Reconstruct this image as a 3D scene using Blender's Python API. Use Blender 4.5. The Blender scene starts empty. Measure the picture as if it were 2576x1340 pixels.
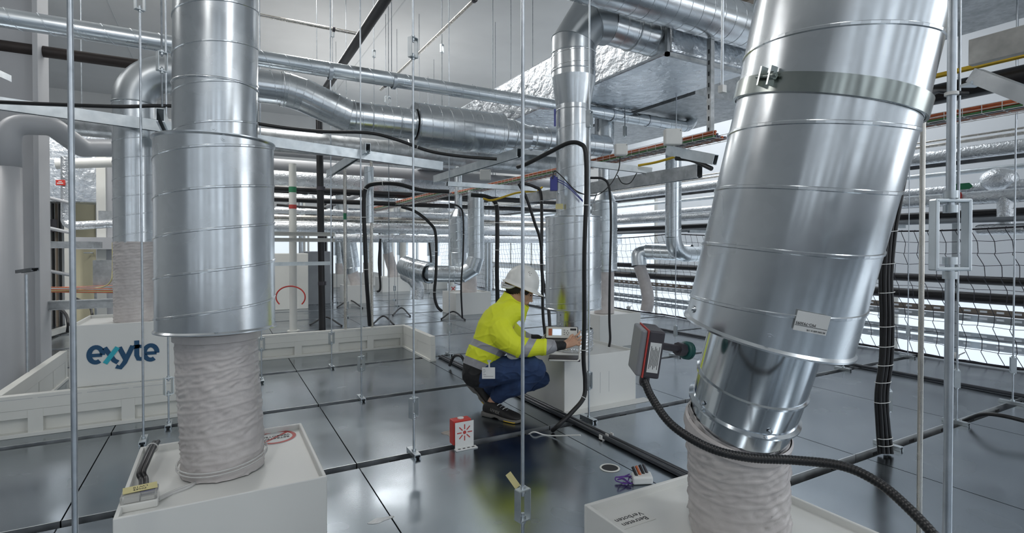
import bpy, math, random
from mathutils import Vector, Matrix, noise
V = Vector
random.seed(7)
sc = bpy.context.scene
# ---------------- camera ----------------
FPX, CX, CY, HC = 1333.0, 1288.0, 638.3, 1.13
YAW, PIT = math.radians(29.1), math.radians(0.7)
CAM = V((0, 0, HC))
FH = V((math.sin(YAW), math.cos(YAW), 0)); RT = V((math.cos(YAW), -math.sin(YAW), 0))
FW = (FH * math.cos(PIT) + V((0, 0, -1)) * math.sin(PIT)).normalized()
UP = RT.cross(FW)
cd = bpy.data.cameras.new('camera'); cam = bpy.data.objects.new('camera', cd); sc.collection.objects.link(cam)
cd.sensor_fit = 'HORIZONTAL'; cd.sensor_width = 36; cd.lens = 36 * FPX / 2576; cd.shift_y = (CY - 670) / 2576
cd.clip_start = 0.05; cd.clip_end = 200
cam.matrix_world = Matrix(((RT.x, UP.x, -FW.x, CAM.x), (RT.y, UP.y, -FW.y, CAM.y), (RT.z, UP.z, -FW.z, CAM.z), (0, 0, 0, 1)))
sc.camera = cam
# ---------------- world, exposure, large lights ----------------
w = bpy.data.worlds.new('world'); sc.world = w; w.use_nodes = True
bg = w.node_tree.nodes['Background']; bg.inputs[0].default_value = (0.72, 0.82, 0.95, 1); bg.inputs[1].default_value = 0.42
sc.view_settings.view_transform = 'Standard'; sc.view_settings.look = 'None'
sc.view_settings.gamma = 1; sc.view_settings.use_curve_mapping = False
sc.view_settings.exposure = -0.06
def area(name, loc, target, sx, sy, power, col=(1, 1, 1)):
    l = bpy.data.lights.new(name, 'AREA'); l.shape = 'RECTANGLE'; l.size = sx; l.size_y = sy; l.energy = power; l.color = col
    o = bpy.data.objects.new(name, l); sc.collection.objects.link(o); o.location = loc
    o.rotation_euler = (V(target) - V(loc)).to_track_quat('-Z', 'Y').to_euler()
    return o
area('daylight_side', (7.7, -3.5, 2.2), (0.5, 2, 0.8), 7, 3.5, 190, (0.92, 0.96, 1))
area('ceiling_strip_a', (-1.5, -1.2, 5.0), (-0.6, 1.5, 0), 0.5, 3.0, 70, (1, 0.98, 0.95))
area('ceiling_strip_b', (3.2, -2.2, 4.8), (1.2, 2.0, 0), 0.5, 3.0, 60, (0.95, 0.98, 1))
area('ceiling_strip_c', (-4.0, 6.0, 5.1), (-3, 6.5, 0), 0.4, 4.0, 80, (1, 0.98, 0.96))
area('ceiling_strip_d', (1.2, 9.0, 5.1), (1.2, 9, 0), 0.4, 5.0, 150, (1, 0.99, 0.97))
area('ceiling_strip_e', (4.2, 13.0, 5.1), (3.5, 13, 0), 0.4, 5.0, 150, (1, 0.99, 0.97))
area('ceiling_strip_f', (7.4, 8.0, 4.9), (7.4, 8, 0), 0.8, 8.0, 190, (0.92, 0.96, 1))

for nm_, x_, y_, pw_ in (('ceiling_fill_a', -3.5, 1.5, 30), ('ceiling_fill_b', -1.5, 7.0, 27), ('ceiling_fill_c', 2.5, 11.5, 30), ('ceiling_fill_d', 3.0, -1.5, 16)):  # added fill lamps facing up, only there to brighten the ceiling
    area(nm_, (x_, y_, 4.1), (x_, y_ + .001, 6), 3.5, 4.0, pw_, (1, .985, .96))
area('left_wall_fill', (-2.6, 6.9, 4.7), (-1.9, 9.6, 1.0), 0.4, 2.5, 110, (1, 0.99, 0.97))  # added fill lamp aimed at the left partition to brighten it

def ray(px, py): return FW + RT * ((px - CX) / FPX) - UP * ((py - CY) / FPX)
def at(px, py, d): return CAM + ray(px, py) * d
def onz(px, py, z=0.0):
    r = ray(px, py); return CAM + r * ((z - HC) / r.z)
def onY(px, py, Y):
    r = ray(px, py); return CAM + r * (Y / r.y)
def onX(px, py, X):
    r = ray(px, py); return CAM + r * (X / r.x)
# ---------------- materials ----------------
MT = {}
def nodes(name):
    m = bpy.data.materials.new(name); m.use_nodes = True; MT[name] = m
    nt = m.node_tree; b = nt.nodes['Principled BSDF']
    return m, nt, b
def noise_n(nt, scale, detail=3, stretch=None, rough=0.55):
    tc = nt.nodes.new('ShaderNodeTexCoord'); mp = nt.nodes.new('ShaderNodeMapping')
    n = nt.nodes.new('ShaderNodeTexNoise'); n.inputs['Scale'].default_value = scale; n.inputs['Detail'].default_value = detail
    n.inputs['Roughness'].default_value = rough
    if stretch: mp.inputs['Scale'].default_value = stretch
    nt.links.new(tc.outputs['Object'], mp.inputs[0]); nt.links.new(mp.outputs[0], n.inputs['Vector'])
    return n
def ramp(nt, src, c0, c1, p0=0.3, p1=0.7):
    r = nt.nodes.new('ShaderNodeValToRGB'); r.color_ramp.elements[0].position = p0; r.color_ramp.elements[1].position = p1
    r.color_ramp.elements[0].color = c0 if len(c0) == 4 else (*c0, 1); r.color_ramp.elements[1].color = c1 if len(c1) == 4 else (*c1, 1)
    nt.links.new(src, r.inputs[0]); return r
def bump(nt, b, src, strength, dist=0.01):
    bp = nt.nodes.new('ShaderNodeBump'); bp.inputs['Strength'].default_value = strength; bp.inputs['Distance'].default_value = dist
    nt.links.new(src, bp.inputs['Height']); nt.links.new(bp.outputs[0], b.inputs['Normal'])
def plain(name, col, rough=0.5, metal=0.0, var=0.06, scale=6, bumps=0.0, bscale=60, **kw):
    m, nt, b = nodes(name)
    n = noise_n(nt, scale)
    c0 = tuple(max(0, c * (1 - var)) for c in col); c1 = tuple(min(1, c * (1 + var)) for c in col)
    nt.links.new(ramp(nt, n.outputs['Fac'], c0, c1).outputs[0], b.inputs['Base Color'])
    b.inputs['Roughness'].default_value = rough; b.inputs['Metallic'].default_value = metal
    if bumps: bump(nt, b, noise_n(nt, bscale, 4).outputs['Fac'], bumps)
    for k, v in kw.items(): b.inputs[k].default_value = v
    return m
def metal(name, c0, c1, r0, r1, scale=3, stretch=None, bumps=0.05, bscale=5, dist=0.01, spangle=0.0):
    m, nt, b = nodes(name)
    n = noise_n(nt, scale, 2 if spangle else 5, stretch)
    cr = ramp(nt, n.outputs['Fac'], c0, c1)
    out = cr.outputs[0]
    if spangle:
        tc = nt.nodes.new('ShaderNodeTexCoord'); vo = nt.nodes.new('ShaderNodeTexVoronoi'); vo.inputs['Scale'].default_value = 45
        nt.links.new(tc.outputs['Object'], vo.inputs['Vector'])
        hs = nt.nodes.new('ShaderNodeMixRGB'); hs.blend_type = 'MULTIPLY'; hs.inputs[0].default_value = spangle
        bw = nt.nodes.new('ShaderNodeRGBToBW'); nt.links.new(vo.outputs['Color'], bw.inputs[0])
        rr = ramp(nt, bw.outputs[0], (0.6, 0.6, 0.6), (1.1, 1.1, 1.1), 0.1, 0.9)
        nt.links.new(out, hs.inputs[1]); nt.links.new(rr.outputs[0], hs.inputs[2]); out = hs.outputs[0]
    nt.links.new(out, b.inputs['Base Color'])
    b.inputs['Metallic'].default_value = 1
    n2 = noise_n(nt, scale * 2.3, 2 if spangle else 4, stretch)
    mr = nt.nodes.new('ShaderNodeMapRange'); mr.inputs['From Min'].default_value = .3; mr.inputs['From Max'].default_value = .7
    mr.inputs['To Min'].default_value = r0; mr.inputs['To Max'].default_value = r1
    nt.links.new(n2.outputs['Fac'], mr.inputs[0]); nt.links.new(mr.outputs[0], b.inputs['Roughness'])
    if bumps: bump(nt, b, noise_n(nt, bscale, 3).outputs['Fac'], bumps, dist)
    return m
metal('galv', (.62, .65, .672), (.74, .77, .79), .19, .30, 2.5, None, .035, 2.0, .01, .10)
metal('galv_smooth', (.62, .66, .69), (.78, .81, .84), .10, .18, 2.5, None, .06, 3.0)
metal('galv_far', (.60, .65, .68), (.80, .84, .87), .22, .36, 2.0, None, .0)
metal('galv_dull', (.42, .44, .45), (.60, .62, .63), .38, .55, 9, None, .08, 40, .003, .3)
metal('elbow_metal', (.42, .45, .47), (.55, .58, .60), .28, .42, 2.0, None, .05, 3)
metal('floor_metal', (.31, .35, .385), (.42, .46, .495), .17, .29, 1.1, None, 0, .9, .01, .05)
metal('channel_dark', (.10, .105, .115), (.2, .21, .22), .35, .5, 6)
metal('rail_edge', (.62, .65, .68), (.75, .78, .8), .3, .45, 6)
metal('rod_metal', (.5, .54, .58), (.68, .72, .76), .28, .42, 20)
metal('rod_dark', (.20, .22, .24), (.34, .37, .40), .4, .55, 20)
metal('zinc_bracket', (.55, .6, .63), (.72, .76, .78), .3, .45, 12)
metal('steel_tube', (.55, .52, .47), (.7, .67, .62), .2, .32, 10)
metal('clamp_metal', (.34, .37, .35), (.5, .53, .50), .15, .25, 5)
metal('foil', (.60, .64, .68), (.76, .79, .82), .22, .38, 3, None, .42, 11, .03)
metal('foil_fine', (.7, .72, .74), (.85, .87, .89), .22, .36, 4, None, .8, 45, .012)
plain('ceiling_paint', (.72, .725, .72), .85, 0, .05, .7, .1, 8)
plain('wall_paint', (.62, .635, .64), .8, 0, .05, 1)
plain('bright_wall', (.82, .85, .88), .6, 0, .03, .6)
plain('white_box', (.74, .745, .72), .38, 0, .02, 2, .02, 200)
plain('white_frame', (.72, .72, .68), .42, 0, .03, 3)
plain('grey_paint', (.46, .47, .49), .45, 0, .05, 2)
plain('column_paint', (.55, .555, .57), .6, 0, .04, 2)
plain('pipe_grey', (.42, .425, .44), .5, 0, .05, 2)
plain('pipe_black', (.016, .015, .016), .35, 0, .2, 5)
plain('cable_black', (.010, .010, .011), .38, 0, .2, 30)
plain('pipe_brown', (.03, .02, .017), .5, 0, .2, 5)  # dark brown pipe colour
plain('conduit', (.05, .055, .065), .32, .3, .15, 5)
plain('rope_dark', (.03, .028, .035), .8, 0, .2, 30)
plain('net_twine', (.05, .05, .065), .8, 0, .2, 30)
plain('white_plastic', (.72, .72, .69), .4, 0, .03, 10)
plain('white_tie', (.75, .75, .73), .5)
plain('orange_cable', (.50, .13, .05), .5, 0, .15, 20)
plain('green_cable', (.08, .22, .09), .5, 0, .15, 20)
plain('grey_cable', (.15, .14, .18), .5, 0, .15, 20)
plain('yellow_plastic', (.70, .46, .03), .5, 0, .1, 10)
plain('yellow_paper', (.62, .56, .28), .8, 0, .05, 10)
plain('red_plastic', (.56, .045, .035), .45, 0, .08, 10)
plain('red_print', (.50, .06, .05), .5)
plain('green_print', (.03, .22, .10), .5)
plain('blue_plastic', (.05, .06, .28), .45, 0, .1, 10)
plain('teal_rubber', (.015, .10, .09), .45)
plain('purple_twine', (.12, .05, .28), .7)
plain('ink', (.02, .02, .022), .6)
plain('navy_logo', (.014, .075, .165), .5, 0, .02)
plain('cyan_logo', (.03, .42, .52), .5, 0, .02)
plain('grey_plastic', (.23, .235, .25), .4, 0, .04, 10)
plain('dark_plastic', (.055, .05, .06), .42, 0, .08, 10)
plain('label_white', (.72, .73, .72), .5)
plain('steel_grey', (.30, .32, .34), .45, .4, .08, 4)
plain('wood_grey', (.50, .49, .46), .8, 0, .25, 9)
plain('door_ochre', (.58, .54, .38), .6, 0, .05, 3)
plain('brown_beam', (.20, .165, .13), .7, 0, .15, 3)
plain('void_floor', (.80, .84, .88), .5, 0, .03, 1)
def fabric():
    m, nt, b = nodes('flex_fabric')
    n = noise_n(nt, 12, 4)
    nt.links.new(ramp(nt, n.outputs['Fac'], (.51, .475, .468), (.61, .575, .56)).outputs[0], b.inputs['Base Color'])
    b.inputs['Roughness'].default_value = .36
    bump(nt, b, noise_n(nt, 55, 3).outputs['Fac'], .25, .004)
fabric()
def emissive(name, col, s):
    m, nt, b = nodes(name); b.inputs['Base Color'].default_value = (*col, 1)
    b.inputs['Emission Color'].default_value = (*col, 1); b.inputs['Emission Strength'].default_value = s
    return m
emissive('daylight_glass', (.80, .88, .96), .80)
emissive('daylight_glass_front', (.80, .87, .94), 1.25)
emissive('screen_lit', (.62, .72, .86), .75)
m, nt, b = nodes('clear_plastic'); b.inputs['Base Color'].default_value = (.8, .8, .78, 1); b.inputs['Roughness'].default_value = .15
b.inputs['Transmission Weight'].default_value = .75; b.inputs['IOR'].default_value = 1.2
m, nt, b = nodes('clear_tube'); b.inputs['Base Color'].default_value = (.85, .85, .84, 1); b.inputs['Roughness'].default_value = .2
b.inputs['Transmission Weight'].default_value = .5; b.inputs['IOR'].default_value = 1.3

# ---------------- mesh builder ----------------
def frame(d, hint=V((0, 0, 1))):
    d = d.normalized()
    if abs(d.dot(hint)) > .98: hint = V((1, 0, 0)) if abs(d.x) < .9 else V((0, 1, 0))
    a = d.cross(hint).normalized(); b = a.cross(d).normalized()
    return a, b
class MB:
    def __init__(s): s.v = []; s.f = []; s.m = []; s.sm = []; s.mi = 0
    def add(s, vs, fs, smooth=False):
        n = len(s.v); s.v += [tuple(p) for p in vs]
        for f in fs: s.f.append(tuple(i + n for i in f)); s.m.append(s.mi); s.sm.append(smooth)
        return s
    def box(s, x0, x1, y0, y1, z0, z1):
        return s.add([(x0, y0, z0), (x1, y0, z0), (x1, y1, z0), (x0, y1, z0), (x0, y0, z1), (x1, y0, z1), (x1, y1, z1), (x0, y1, z1)],
                     [(0, 3, 2, 1), (4, 5, 6, 7), (0, 1, 5, 4), (1, 2, 6, 5), (2, 3, 7, 6), (3, 0, 4, 7)])
    def obox(s, c, a, b, d):   # centre and three half-extent vectors
        c, a, b, d = V(c), V(a), V(b), V(d)
        if a.cross(b).dot(d) < 0: a = -a
        P = [c + a * i + b * j + d * k for k in (-1, 1) for (i, j) in ((-1, -1), (1, -1), (1, 1), (-1, 1))]
        return s.add(P, [(0, 3, 2, 1), (4, 5, 6, 7), (0, 1, 5, 4), (1, 2, 6, 5), (2, 3, 7, 6), (3, 0, 4, 7)])
    def beam(s, p0, p1, w_, h_, up=V((0, 0, 1))):  # rectangular bar, w_ sideways, h_ in height
        p0, p1 = V(p0), V(p1); d = p1 - p0; a, b = frame(d, up)
        return s.obox((p0 + p1) / 2, d / 2, a * (w_ / 2), b * (h_ / 2))
    def extr(s, prof, p0, p1, up=V((0, 0, 1)), closed=True, smooth=False):
        p0, p1 = V(p0), V(p1); a, b = frame(p1 - p0, up); n = len(prof)
        vs = [p0 + a * x + b * y for x, y in prof] + [p1 + a * x + b * y for x, y in prof]
        fs = [(i, (i + 1) % n, n + (i + 1) % n, n + i) for i in range(n if closed else n - 1)]
        if closed: fs += [tuple(range(n))[::-1], tuple(range(n, 2 * n))]
        return s.add(vs, fs, smooth)
    def chan(s, p0, p1, w_, h_, t=.003, up=V((0, 0, 1)), slots=False, flip=1):  # hollow strut profile, open at its ends, slot below
        W, Hh = w_ / 2, h_ / 2; g = W * .5
        o = [(-g, -Hh), (-W, -Hh), (-W, Hh), (W, Hh), (W, -Hh), (g, -Hh), (g, -Hh + t * 2), (W - t, -Hh + t * 2), (W - t, Hh - t), (-W + t, Hh - t), (-W + t, -Hh + t * 2), (-g, -Hh + t * 2)]
        if flip < 0: o = [(x, -y) for x, y in o]
        p0, p1 = V(p0), V(p1); a, b = frame(p1 - p0, up); n = len(o)
        vs = [p0 + a * x + b * y for x, y in o] + [p1 + a * x + b * y for x, y in o]
        fs = [(i, (i + 1) % n, n + (i + 1) % n, n + i) for i in range(n)]
        q = [(0, 1, 10, 11), (1, 2, 9, 10), (2, 3, 8, 9), (3, 4, 7, 8), (4, 5, 6, 7)]
        fs += q + [tuple(i + n for i in f) for f in q]
        return s.add(vs, fs)
    def cyl(s, p0, p1, r, seg=12, r1=None, caps=True):
        p0, p1 = V(p0), V(p1); a, b = frame(p1 - p0); r1 = r if r1 is None else r1
        vs = []
        for p, q in ((p0, r), (p1, r1)):
            for i in range(seg):
                t = 2 * math.pi * i / seg; vs.append(p + (a * math.cos(t) + b * math.sin(t)) * q)
        s.add(vs, [(i, (i + 1) % seg, seg + (i + 1) % seg, seg + i) for i in range(seg)], True)
        if caps: s.add(vs, [tuple(range(seg))[::-1], tuple(range(seg, 2 * seg))])
        return s
    def tube(s, pts, r, seg=10, caps=True, rf=None):
        pts = [V(p) for p in pts]; n = len(pts); a = None; vs = []
        for i, p in enumerate(pts):
            t = (pts[min(i + 1, n - 1)] - pts[max(i - 1, 0)]).normalized()
            if a is None: a, b = frame(t)
            else: a = (a - t * a.dot(t)).normalized(); b = a.cross(t) * -1
            b = t.cross(a).normalized()
            rr = r[i] if isinstance(r, (list, tuple)) else r
            for k in range(seg):
                th = 2 * math.pi * k / seg; q = rr if rf is None else rr * rf(i, th)
                vs.append(p + (a * math.cos(th) + b * math.sin(th)) * q)
        s.add(vs, [(i * seg + k, i * seg + (k + 1) % seg, (i + 1) * seg + (k + 1) % seg, (i + 1) * seg + k) for i in range(n - 1) for k in range(seg)], True)
        if caps: s.add(vs, [tuple(range(seg))[::-1], tuple(range((n - 1) * seg, n * seg))])
        return s
    def lathe(s, p0, d, prof, seg=48, hint=V((0, 0, 1))):  # prof (t along, r); repeated points give a sharp edge
        p0 = V(p0); d = V(d).normalized(); a, b = frame(d, hint)
        for j in range(len(prof) - 1):
            vs = []
            for t, r in prof[j:j + 2]:
                for k in range(seg):
                    th = 2 * math.pi * k / seg; vs.append(p0 + d * t + (a * math.cos(th) + b * math.sin(th)) * max(r, 1e-5))
            s.add(vs, [(k, (k + 1) % seg, seg + (k + 1) % seg, seg + k) for k in range(seg)], True)
        return s
    def ring(s, c, d, R, r, seg=40, k2=6):  # torus
        c = V(c); d = V(d).normalized(); a, b = frame(d); vs = []
        for i in range(seg):
            th = 2 * math.pi * i / seg; e = a * math.cos(th) + b * math.sin(th)
            for k in range(k2):
                ph = 2 * math.pi * k / k2; vs.append(c + e * (R + r * math.cos(ph)) + d * (r * math.sin(ph)))
        return s.add(vs, [(i * k2 + k, i * k2 + (k + 1) % k2, ((i + 1) % seg) * k2 + (k + 1) % k2, ((i + 1) % seg) * k2 + k) for i in range(seg) for k in range(k2)], True)
    def helix(s, p0, p1, R, pitch, h=.0025, wd=.004, seg=36, ph0=0.0):  # raised lock seam wound around a duct
        p0, p1 = V(p0), V(p1); d = (p1 - p0); L = d.length; d.normalize(); a, b = frame(d)
        n = int(L / pitch * seg); vs = []
        prof = ((-wd, -.0006), (-wd * .55, h), (wd * .55, h), (wd, -.0006))
        for i in range(n + 1):
            th = ph0 - 2 * math.pi * i / seg; z = pitch * i / seg; e = a * math.cos(th) + b * math.sin(th)
            for t, rr in prof: vs.append(p0 + d * min(max(z + t, 0), L) + e * (R + rr))
        return s.add(vs, [(i * 4 + k, i * 4 + k + 4, i * 4 + k + 5, i * 4 + k + 1) for i in range(n) for k in range(3)], False)
    def sphere(s, c, rx, ry=None, rz=None, seg=16, rings=10, rot=None):
        c = V(c); ry = ry or rx; rz = rz or rx; vs = []; fs = []
        for j in range(rings + 1):
            ph = math.pi * j / rings
            for i in range(seg):
                th = 2 * math.pi * i / seg; p = V((rx * math.sin(ph) * math.cos(th), ry * math.sin(ph) * math.sin(th), rz * math.cos(ph)))
                vs.append(c + (rot @ p if rot else p))
        for j in range(rings):
            for i in range(seg): fs.append((j * seg + i, (j + 1) * seg + i, (j + 1) * seg + (i + 1) % seg, j * seg + (i + 1) % seg))
        return s.add(vs, fs, True)
    def mesh(s, name, origin):
        me = bpy.data.meshes.new(name); o = V(origin)
        me.from_pydata([(x - o.x, y - o.y, z - o.z) for x, y, z in s.v], [], s.f)
        me.polygons.foreach_set('material_index', s.m); me.polygons.foreach_set('use_smooth', s.sm); me.update()
        return me
def tag(o, label=None, cat=None, group=None, kind=None):
    for k, v in (('label', label), ('category', cat), ('group', group), ('kind', kind)):
        if v: o[k] = v
    return o
def thing(name, loc, label, cat, group=None, kind=None):
    o = bpy.data.objects.new(name, None); sc.collection.objects.link(o); o.location = loc; o.empty_display_size = .05
    return tag(o, label, cat, group, kind)
def part(name, mb, mats, parent=None, origin=None, label=None, cat=None, group=None, kind=None, bevel=0):
    mats = [mats] if isinstance(mats, str) else mats
    wo = V((0, 0, 0)); p = parent
    while p: wo += V(p.location); p = p.parent
    if origin is None: origin = wo if parent else V(mb.v[0])
    me = mb.mesh(name, origin)
    for q in mats: me.materials.append(MT[q])
    o = bpy.data.objects.new(name, me); sc.collection.objects.link(o)
    if parent: o.parent = parent
    o.location = V(origin) - wo
    if bevel:
        bv = o.modifiers.new('bevel', 'BEVEL'); bv.width = bevel; bv.segments = 2; bv.limit_method = 'ANGLE'
    return tag(o, label, cat, group, kind)
def text(name, body, size, mat, M, parent, thick=.0006, bold=0, align='CENTER'):  # lettering as real mesh
    cu = bpy.data.curves.new(name, 'FONT'); cu.body = body; cu.size = size; cu.extrude = thick; cu.align_x = align; cu.align_y = 'CENTER'
    cu.offset = bold; cu.resolution_u = 3
    t = bpy.data.objects.new(name, cu); sc.collection.objects.link(t)
    bpy.context.view_layer.update()
    me = bpy.data.meshes.new_from_object(t.evaluated_get(bpy.context.evaluated_depsgraph_get()))
    bpy.data.objects.remove(t); me.transform(M); me.materials.clear(); me.materials.append(MT[mat])
    wo = V((0, 0, 0)); p = parent
    while p: wo += V(p.location); p = p.parent
    me.transform(Matrix.Translation(-wo))
    o = bpy.data.objects.new(name, me); sc.collection.objects.link(o); o.parent = parent
    return o
def basis(o, x, y):   # matrix that puts local x,y axes along world x,y at o
    x = V(x).normalized(); z = x.cross(V(y)).normalized(); y = z.cross(x)
    return Matrix(((x.x, y.x, z.x, o[0]), (x.y, y.y, z.y, o[1]), (x.z, y.z, z.z, o[2]), (0, 0, 0, 1)))
def catmull(pts, n=8):
    pts = [V(p) for p in pts]; P = [pts[0] * 2 - pts[1]] + pts + [pts[-1] * 2 - pts[-2]]; out = []
    for i in range(1, len(P) - 2):
        p0, p1, p2, p3 = P[i - 1:i + 3]
        for k in range(n):
            t = k / n
            out.append(.5 * ((2 * p1) + (p2 - p0) * t + (2 * p0 - 5 * p1 + 4 * p2 - p3) * t * t + (3 * p1 - p0 - 3 * p2 + p3) * t ** 3))
    return out + [pts[-1]]
def fillet(pts, rad, n=8):   # polyline with rounded corners
    pts = [V(p) for p in pts]; out = [pts[0]]
    for i in range(1, len(pts) - 1):
        a, c, b = pts[i - 1], pts[i], pts[i + 1]; u = (a - c).normalized(); w_ = (b - c).normalized()
        ang = u.angle(w_); t = min(rad / math.tan(ang / 2), (a - c).length * .49, (b - c).length * .49) if ang > .01 else 0
        for k in range(n + 1):
            s = k / n; p, q = c + u * t, c + w_ * t
            out.append(p * (1 - s) ** 2 + c * 2 * s * (1 - s) + q * s * s)
    return out + [pts[-1]]
# ---------------- structure ----------------
Z5 = 5.3; XE = 6.45; ROW0, COL0, PIT_ = 1.57, .63, 1.2
def floor():
    m = MB()
    rows = [ROW0 + PIT_ * k for k in range(-5, 14)]; cols = [COL0 + PIT_ * k for k in range(-8, 5)]
    for j in range(len(rows) - 1):
        for i in range(len(cols)):
            x0 = cols[i] + .003; x1 = (cols[i + 1] - .003) if i + 1 < len(cols) else XE
            y0, y1 = rows[j] + .032, rows[j + 1] - .032
            m.mi = 0; m.box(x0, x1, y0, y1, -.05, 0)
            m.mi = 2; m.box(x0, x1, y0 - .004, y0 + .002, -.05, .004)                     # folded bright edge on the far side of each slot
            m.mi = 1
            for k in range(3):
                cx = x0 + (x1 - x0) * (k + .5) / 3; m.box(cx - .03, cx + .03, y0 - .005, y0 - .002, -.035, -.018)
    m.mi = 3; m.box(-9.2, XE, rows[0], rows[-1], -.30, -.06)
    return part('floor', m, ['floor_metal', 'ink', 'rail_edge', 'channel_dark'], origin=(0, 0, 0), kind='structure')
floor()
part('ceiling', MB().box(-9, 9.2, -4.7, 18.2, Z5, Z5 + .2), 'ceiling_paint', origin=(0, 0, Z5), kind='structure')
part('wall_far', MB().box(-9, 9.2, 18, 18.2, -3, Z5), 'wall_paint', origin=(0, 18, 0), kind='structure')
part('wall_left', MB().box(-9.2, -9, -4.7, 18.2, -.3, Z5), 'wall_paint', origin=(-9, 7, 0), kind='structure')
part('wall_right', MB().box(9, 9.2, -4.7, 18.2, -3, Z5), 'bright_wall', origin=(9, 7, 0), kind='structure')
part('floor_below', MB().box(XE, 9.2, -4.7, 18.2, -3.1, -3), 'void_floor', origin=(8, 7, -3), kind='structure')
tr = MB().box(XE - .02, XE, -3, 17, -.3, 0); part('trim_1', tr, 'channel_dark', origin=(XE, 0, 0), kind='structure')
# daylight strips: low band in the right wall, band in the far wall
def window(name, x0, x1, y0, y1, z0, z1, n, along):
    f = part(name, *(lambda m: (m, 'white_frame'))(MB()), origin=(x0, y0, z0), kind='structure') if False else None
    fr = MB(); gl = MB(); t = .05
    if along == 'y':
        for k in range(n + 1):
            y = y0 + (y1 - y0) * k / n; fr.box(x0 - t, x0, y - .03, y + .03, z0, z1)
            if k < n: gl.box(x0 - .02, x0 - .01, y + .03, y0 + (y1 - y0) * (k + 1) / n - .03, z0 + .04, z1 - .04)
        fr.box(x0 - t, x0, y0, y1, z0, z0 + .05); fr.box(x0 - t, x0, y0, y1, z1 - .05, z1)
    else:
        for k in range(n + 1):
            x = x0 + (x1 - x0) * k / n; fr.box(x - .03, x + .03, y0 - t, y0, z0, z1)
            if k < n: gl.box(x + .03, x0 + (x1 - x0) * (k + 1) / n - .03, y0 - .02, y0 - .01, z0 + .04, z1 - .04)
        fr.box(x0, x1, y0 - t, y0, z0, z0 + .05); fr.box(x0, x1, y0 - t, y0, z1 - .05, z1)
    f = part(name, fr, 'white_frame', origin=(x0, y0, z0), kind='structure')
    part('pane', gl, 'daylight_glass', f)
window('window_1', 9, 9, -2.5, 17.5, -2.6, .45, 12, 'y')
window('window_4', 9, 9, 9.2, 17.6, .55, 2.3, 6, 'y')
window('window_2', -3.5, 8.6, 18, 18, .1, 2.1, 10, 'x')
# unseen front wall behind the camera: piers and glowing panes spaced to streak duct reflections
pr = MB(); gl = MB(); xs = [-8.6 + 1.435 * k + (.25 if k % 3 == 1 else 0) for k in range(13)]
for x in xs: pr.box(x - .36, x + .36, -4.7, -4.4, -.3, Z5)
pr.box(-9, 9, -4.7, -4.5, -.3, .7).box(-9, 9, -4.7, -4.5, 4.3, Z5)
wfr = part('wall_front', pr, 'grey_paint', origin=(0, -4.6, 0), kind='structure')
for a_, b_ in zip(xs[:-1], xs[1:]): gl.box(a_ + .36, b_ - .36, -4.62, -4.6, .7, 4.3)
wn = part('window_3', MB().box(-8.2, 8.2, -4.64, -4.62, .66, .72), 'white_frame', origin=(0, -4.6, .7), kind='structure'); part('pane', gl, 'daylight_glass_front', wn)
# brown downstand where ceiling meets the right wall
part('trim_2', MB().box(7.35, 7.6, 1, 18, Z5 - .28, Z5), 'brown_beam', origin=(7.4, 2, Z5), kind='structure')
part('trim_3', MB().box(7.6, 7.7, 9.5, 18, 2.4, Z5), 'wall_paint', origin=(7.6, 10, 3), kind='structure')
for k, x in enumerate((-1.6, 2.8)):   # joint strips of the ceiling slabs
    part('trim_%d' % (4 + k), MB().box(x - .01, x + .01, -2, 18, Z5 - .006, Z5), 'wall_paint', origin=(x, 0, Z5), kind='structure')
# partition of the room at the left with its ochre door
part('wall_back', MB().box(-8, -1.25, 10, 10.1, 0, 2.75), 'bright_wall', origin=(-4, 10, 0), kind='structure')
dr = MB().box(-1.90, -1.58, 9.96, 10, .02, 2.25); dm = part('door_1', dr, 'door_ochre', origin=(-1.74, 9.98, 0), kind='structure')
part('door_frame', MB().box(-1.95, -1.90, 9.94, 10, 0, 2.3).box(-1.58, -1.53, 9.94, 10, 0, 2.3).box(-1.95, -1.53, 9.94, 10, 2.25, 2.3), 'grey_paint', dm)
part('door_handle', MB().cyl((-1.62, 9.90, 1.05), (-1.62, 9.96, 1.05), .01).cyl((-1.62, 9.905, 1.05), (-1.72, 9.905, 1.05), .009), 'rod_metal', dm)

# ---------------- H column and grey painted pipes at left ----------------
c0 = onz(112, 952); c0.z = 0
cx_, cy_ = c0.x, c0.y
m = MB(); hw = .2
m.box(cx_ - .42, cx_, cy_ - .02, cy_ + .0, 0, Z5).box(cx_ - .03, cx_, cy_ - .0, cy_ + .30, 0, Z5)
m.box(cx_ - .45, cx_ - .03, cy_ + .14, cy_ + .16, 0, Z5)
col = thing('steel_column', (cx_ - .2, cy_ + .15, 0), 'pale grey painted steel column at the left edge, floor to ceiling', 'column')
mm = MB().box(cx_ - .035, cx_, cy_ - .10, cy_ + .24, 0, Z5).box(cx_ - .40, cx_ - .365, cy_ - .10, cy_ + .24, 0, Z5).box(cx_ - .365, cx_ - .035, cy_ + .055, cy_ + .085, 0, Z5)
part('column_profile', mm, 'column_paint', col, bevel=.004)
part('base_plate', MB().box(cx_ - .44, cx_ + .04, cy_ - .14, cy_ + .28, 0, .02), 'column_paint', col)

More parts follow.
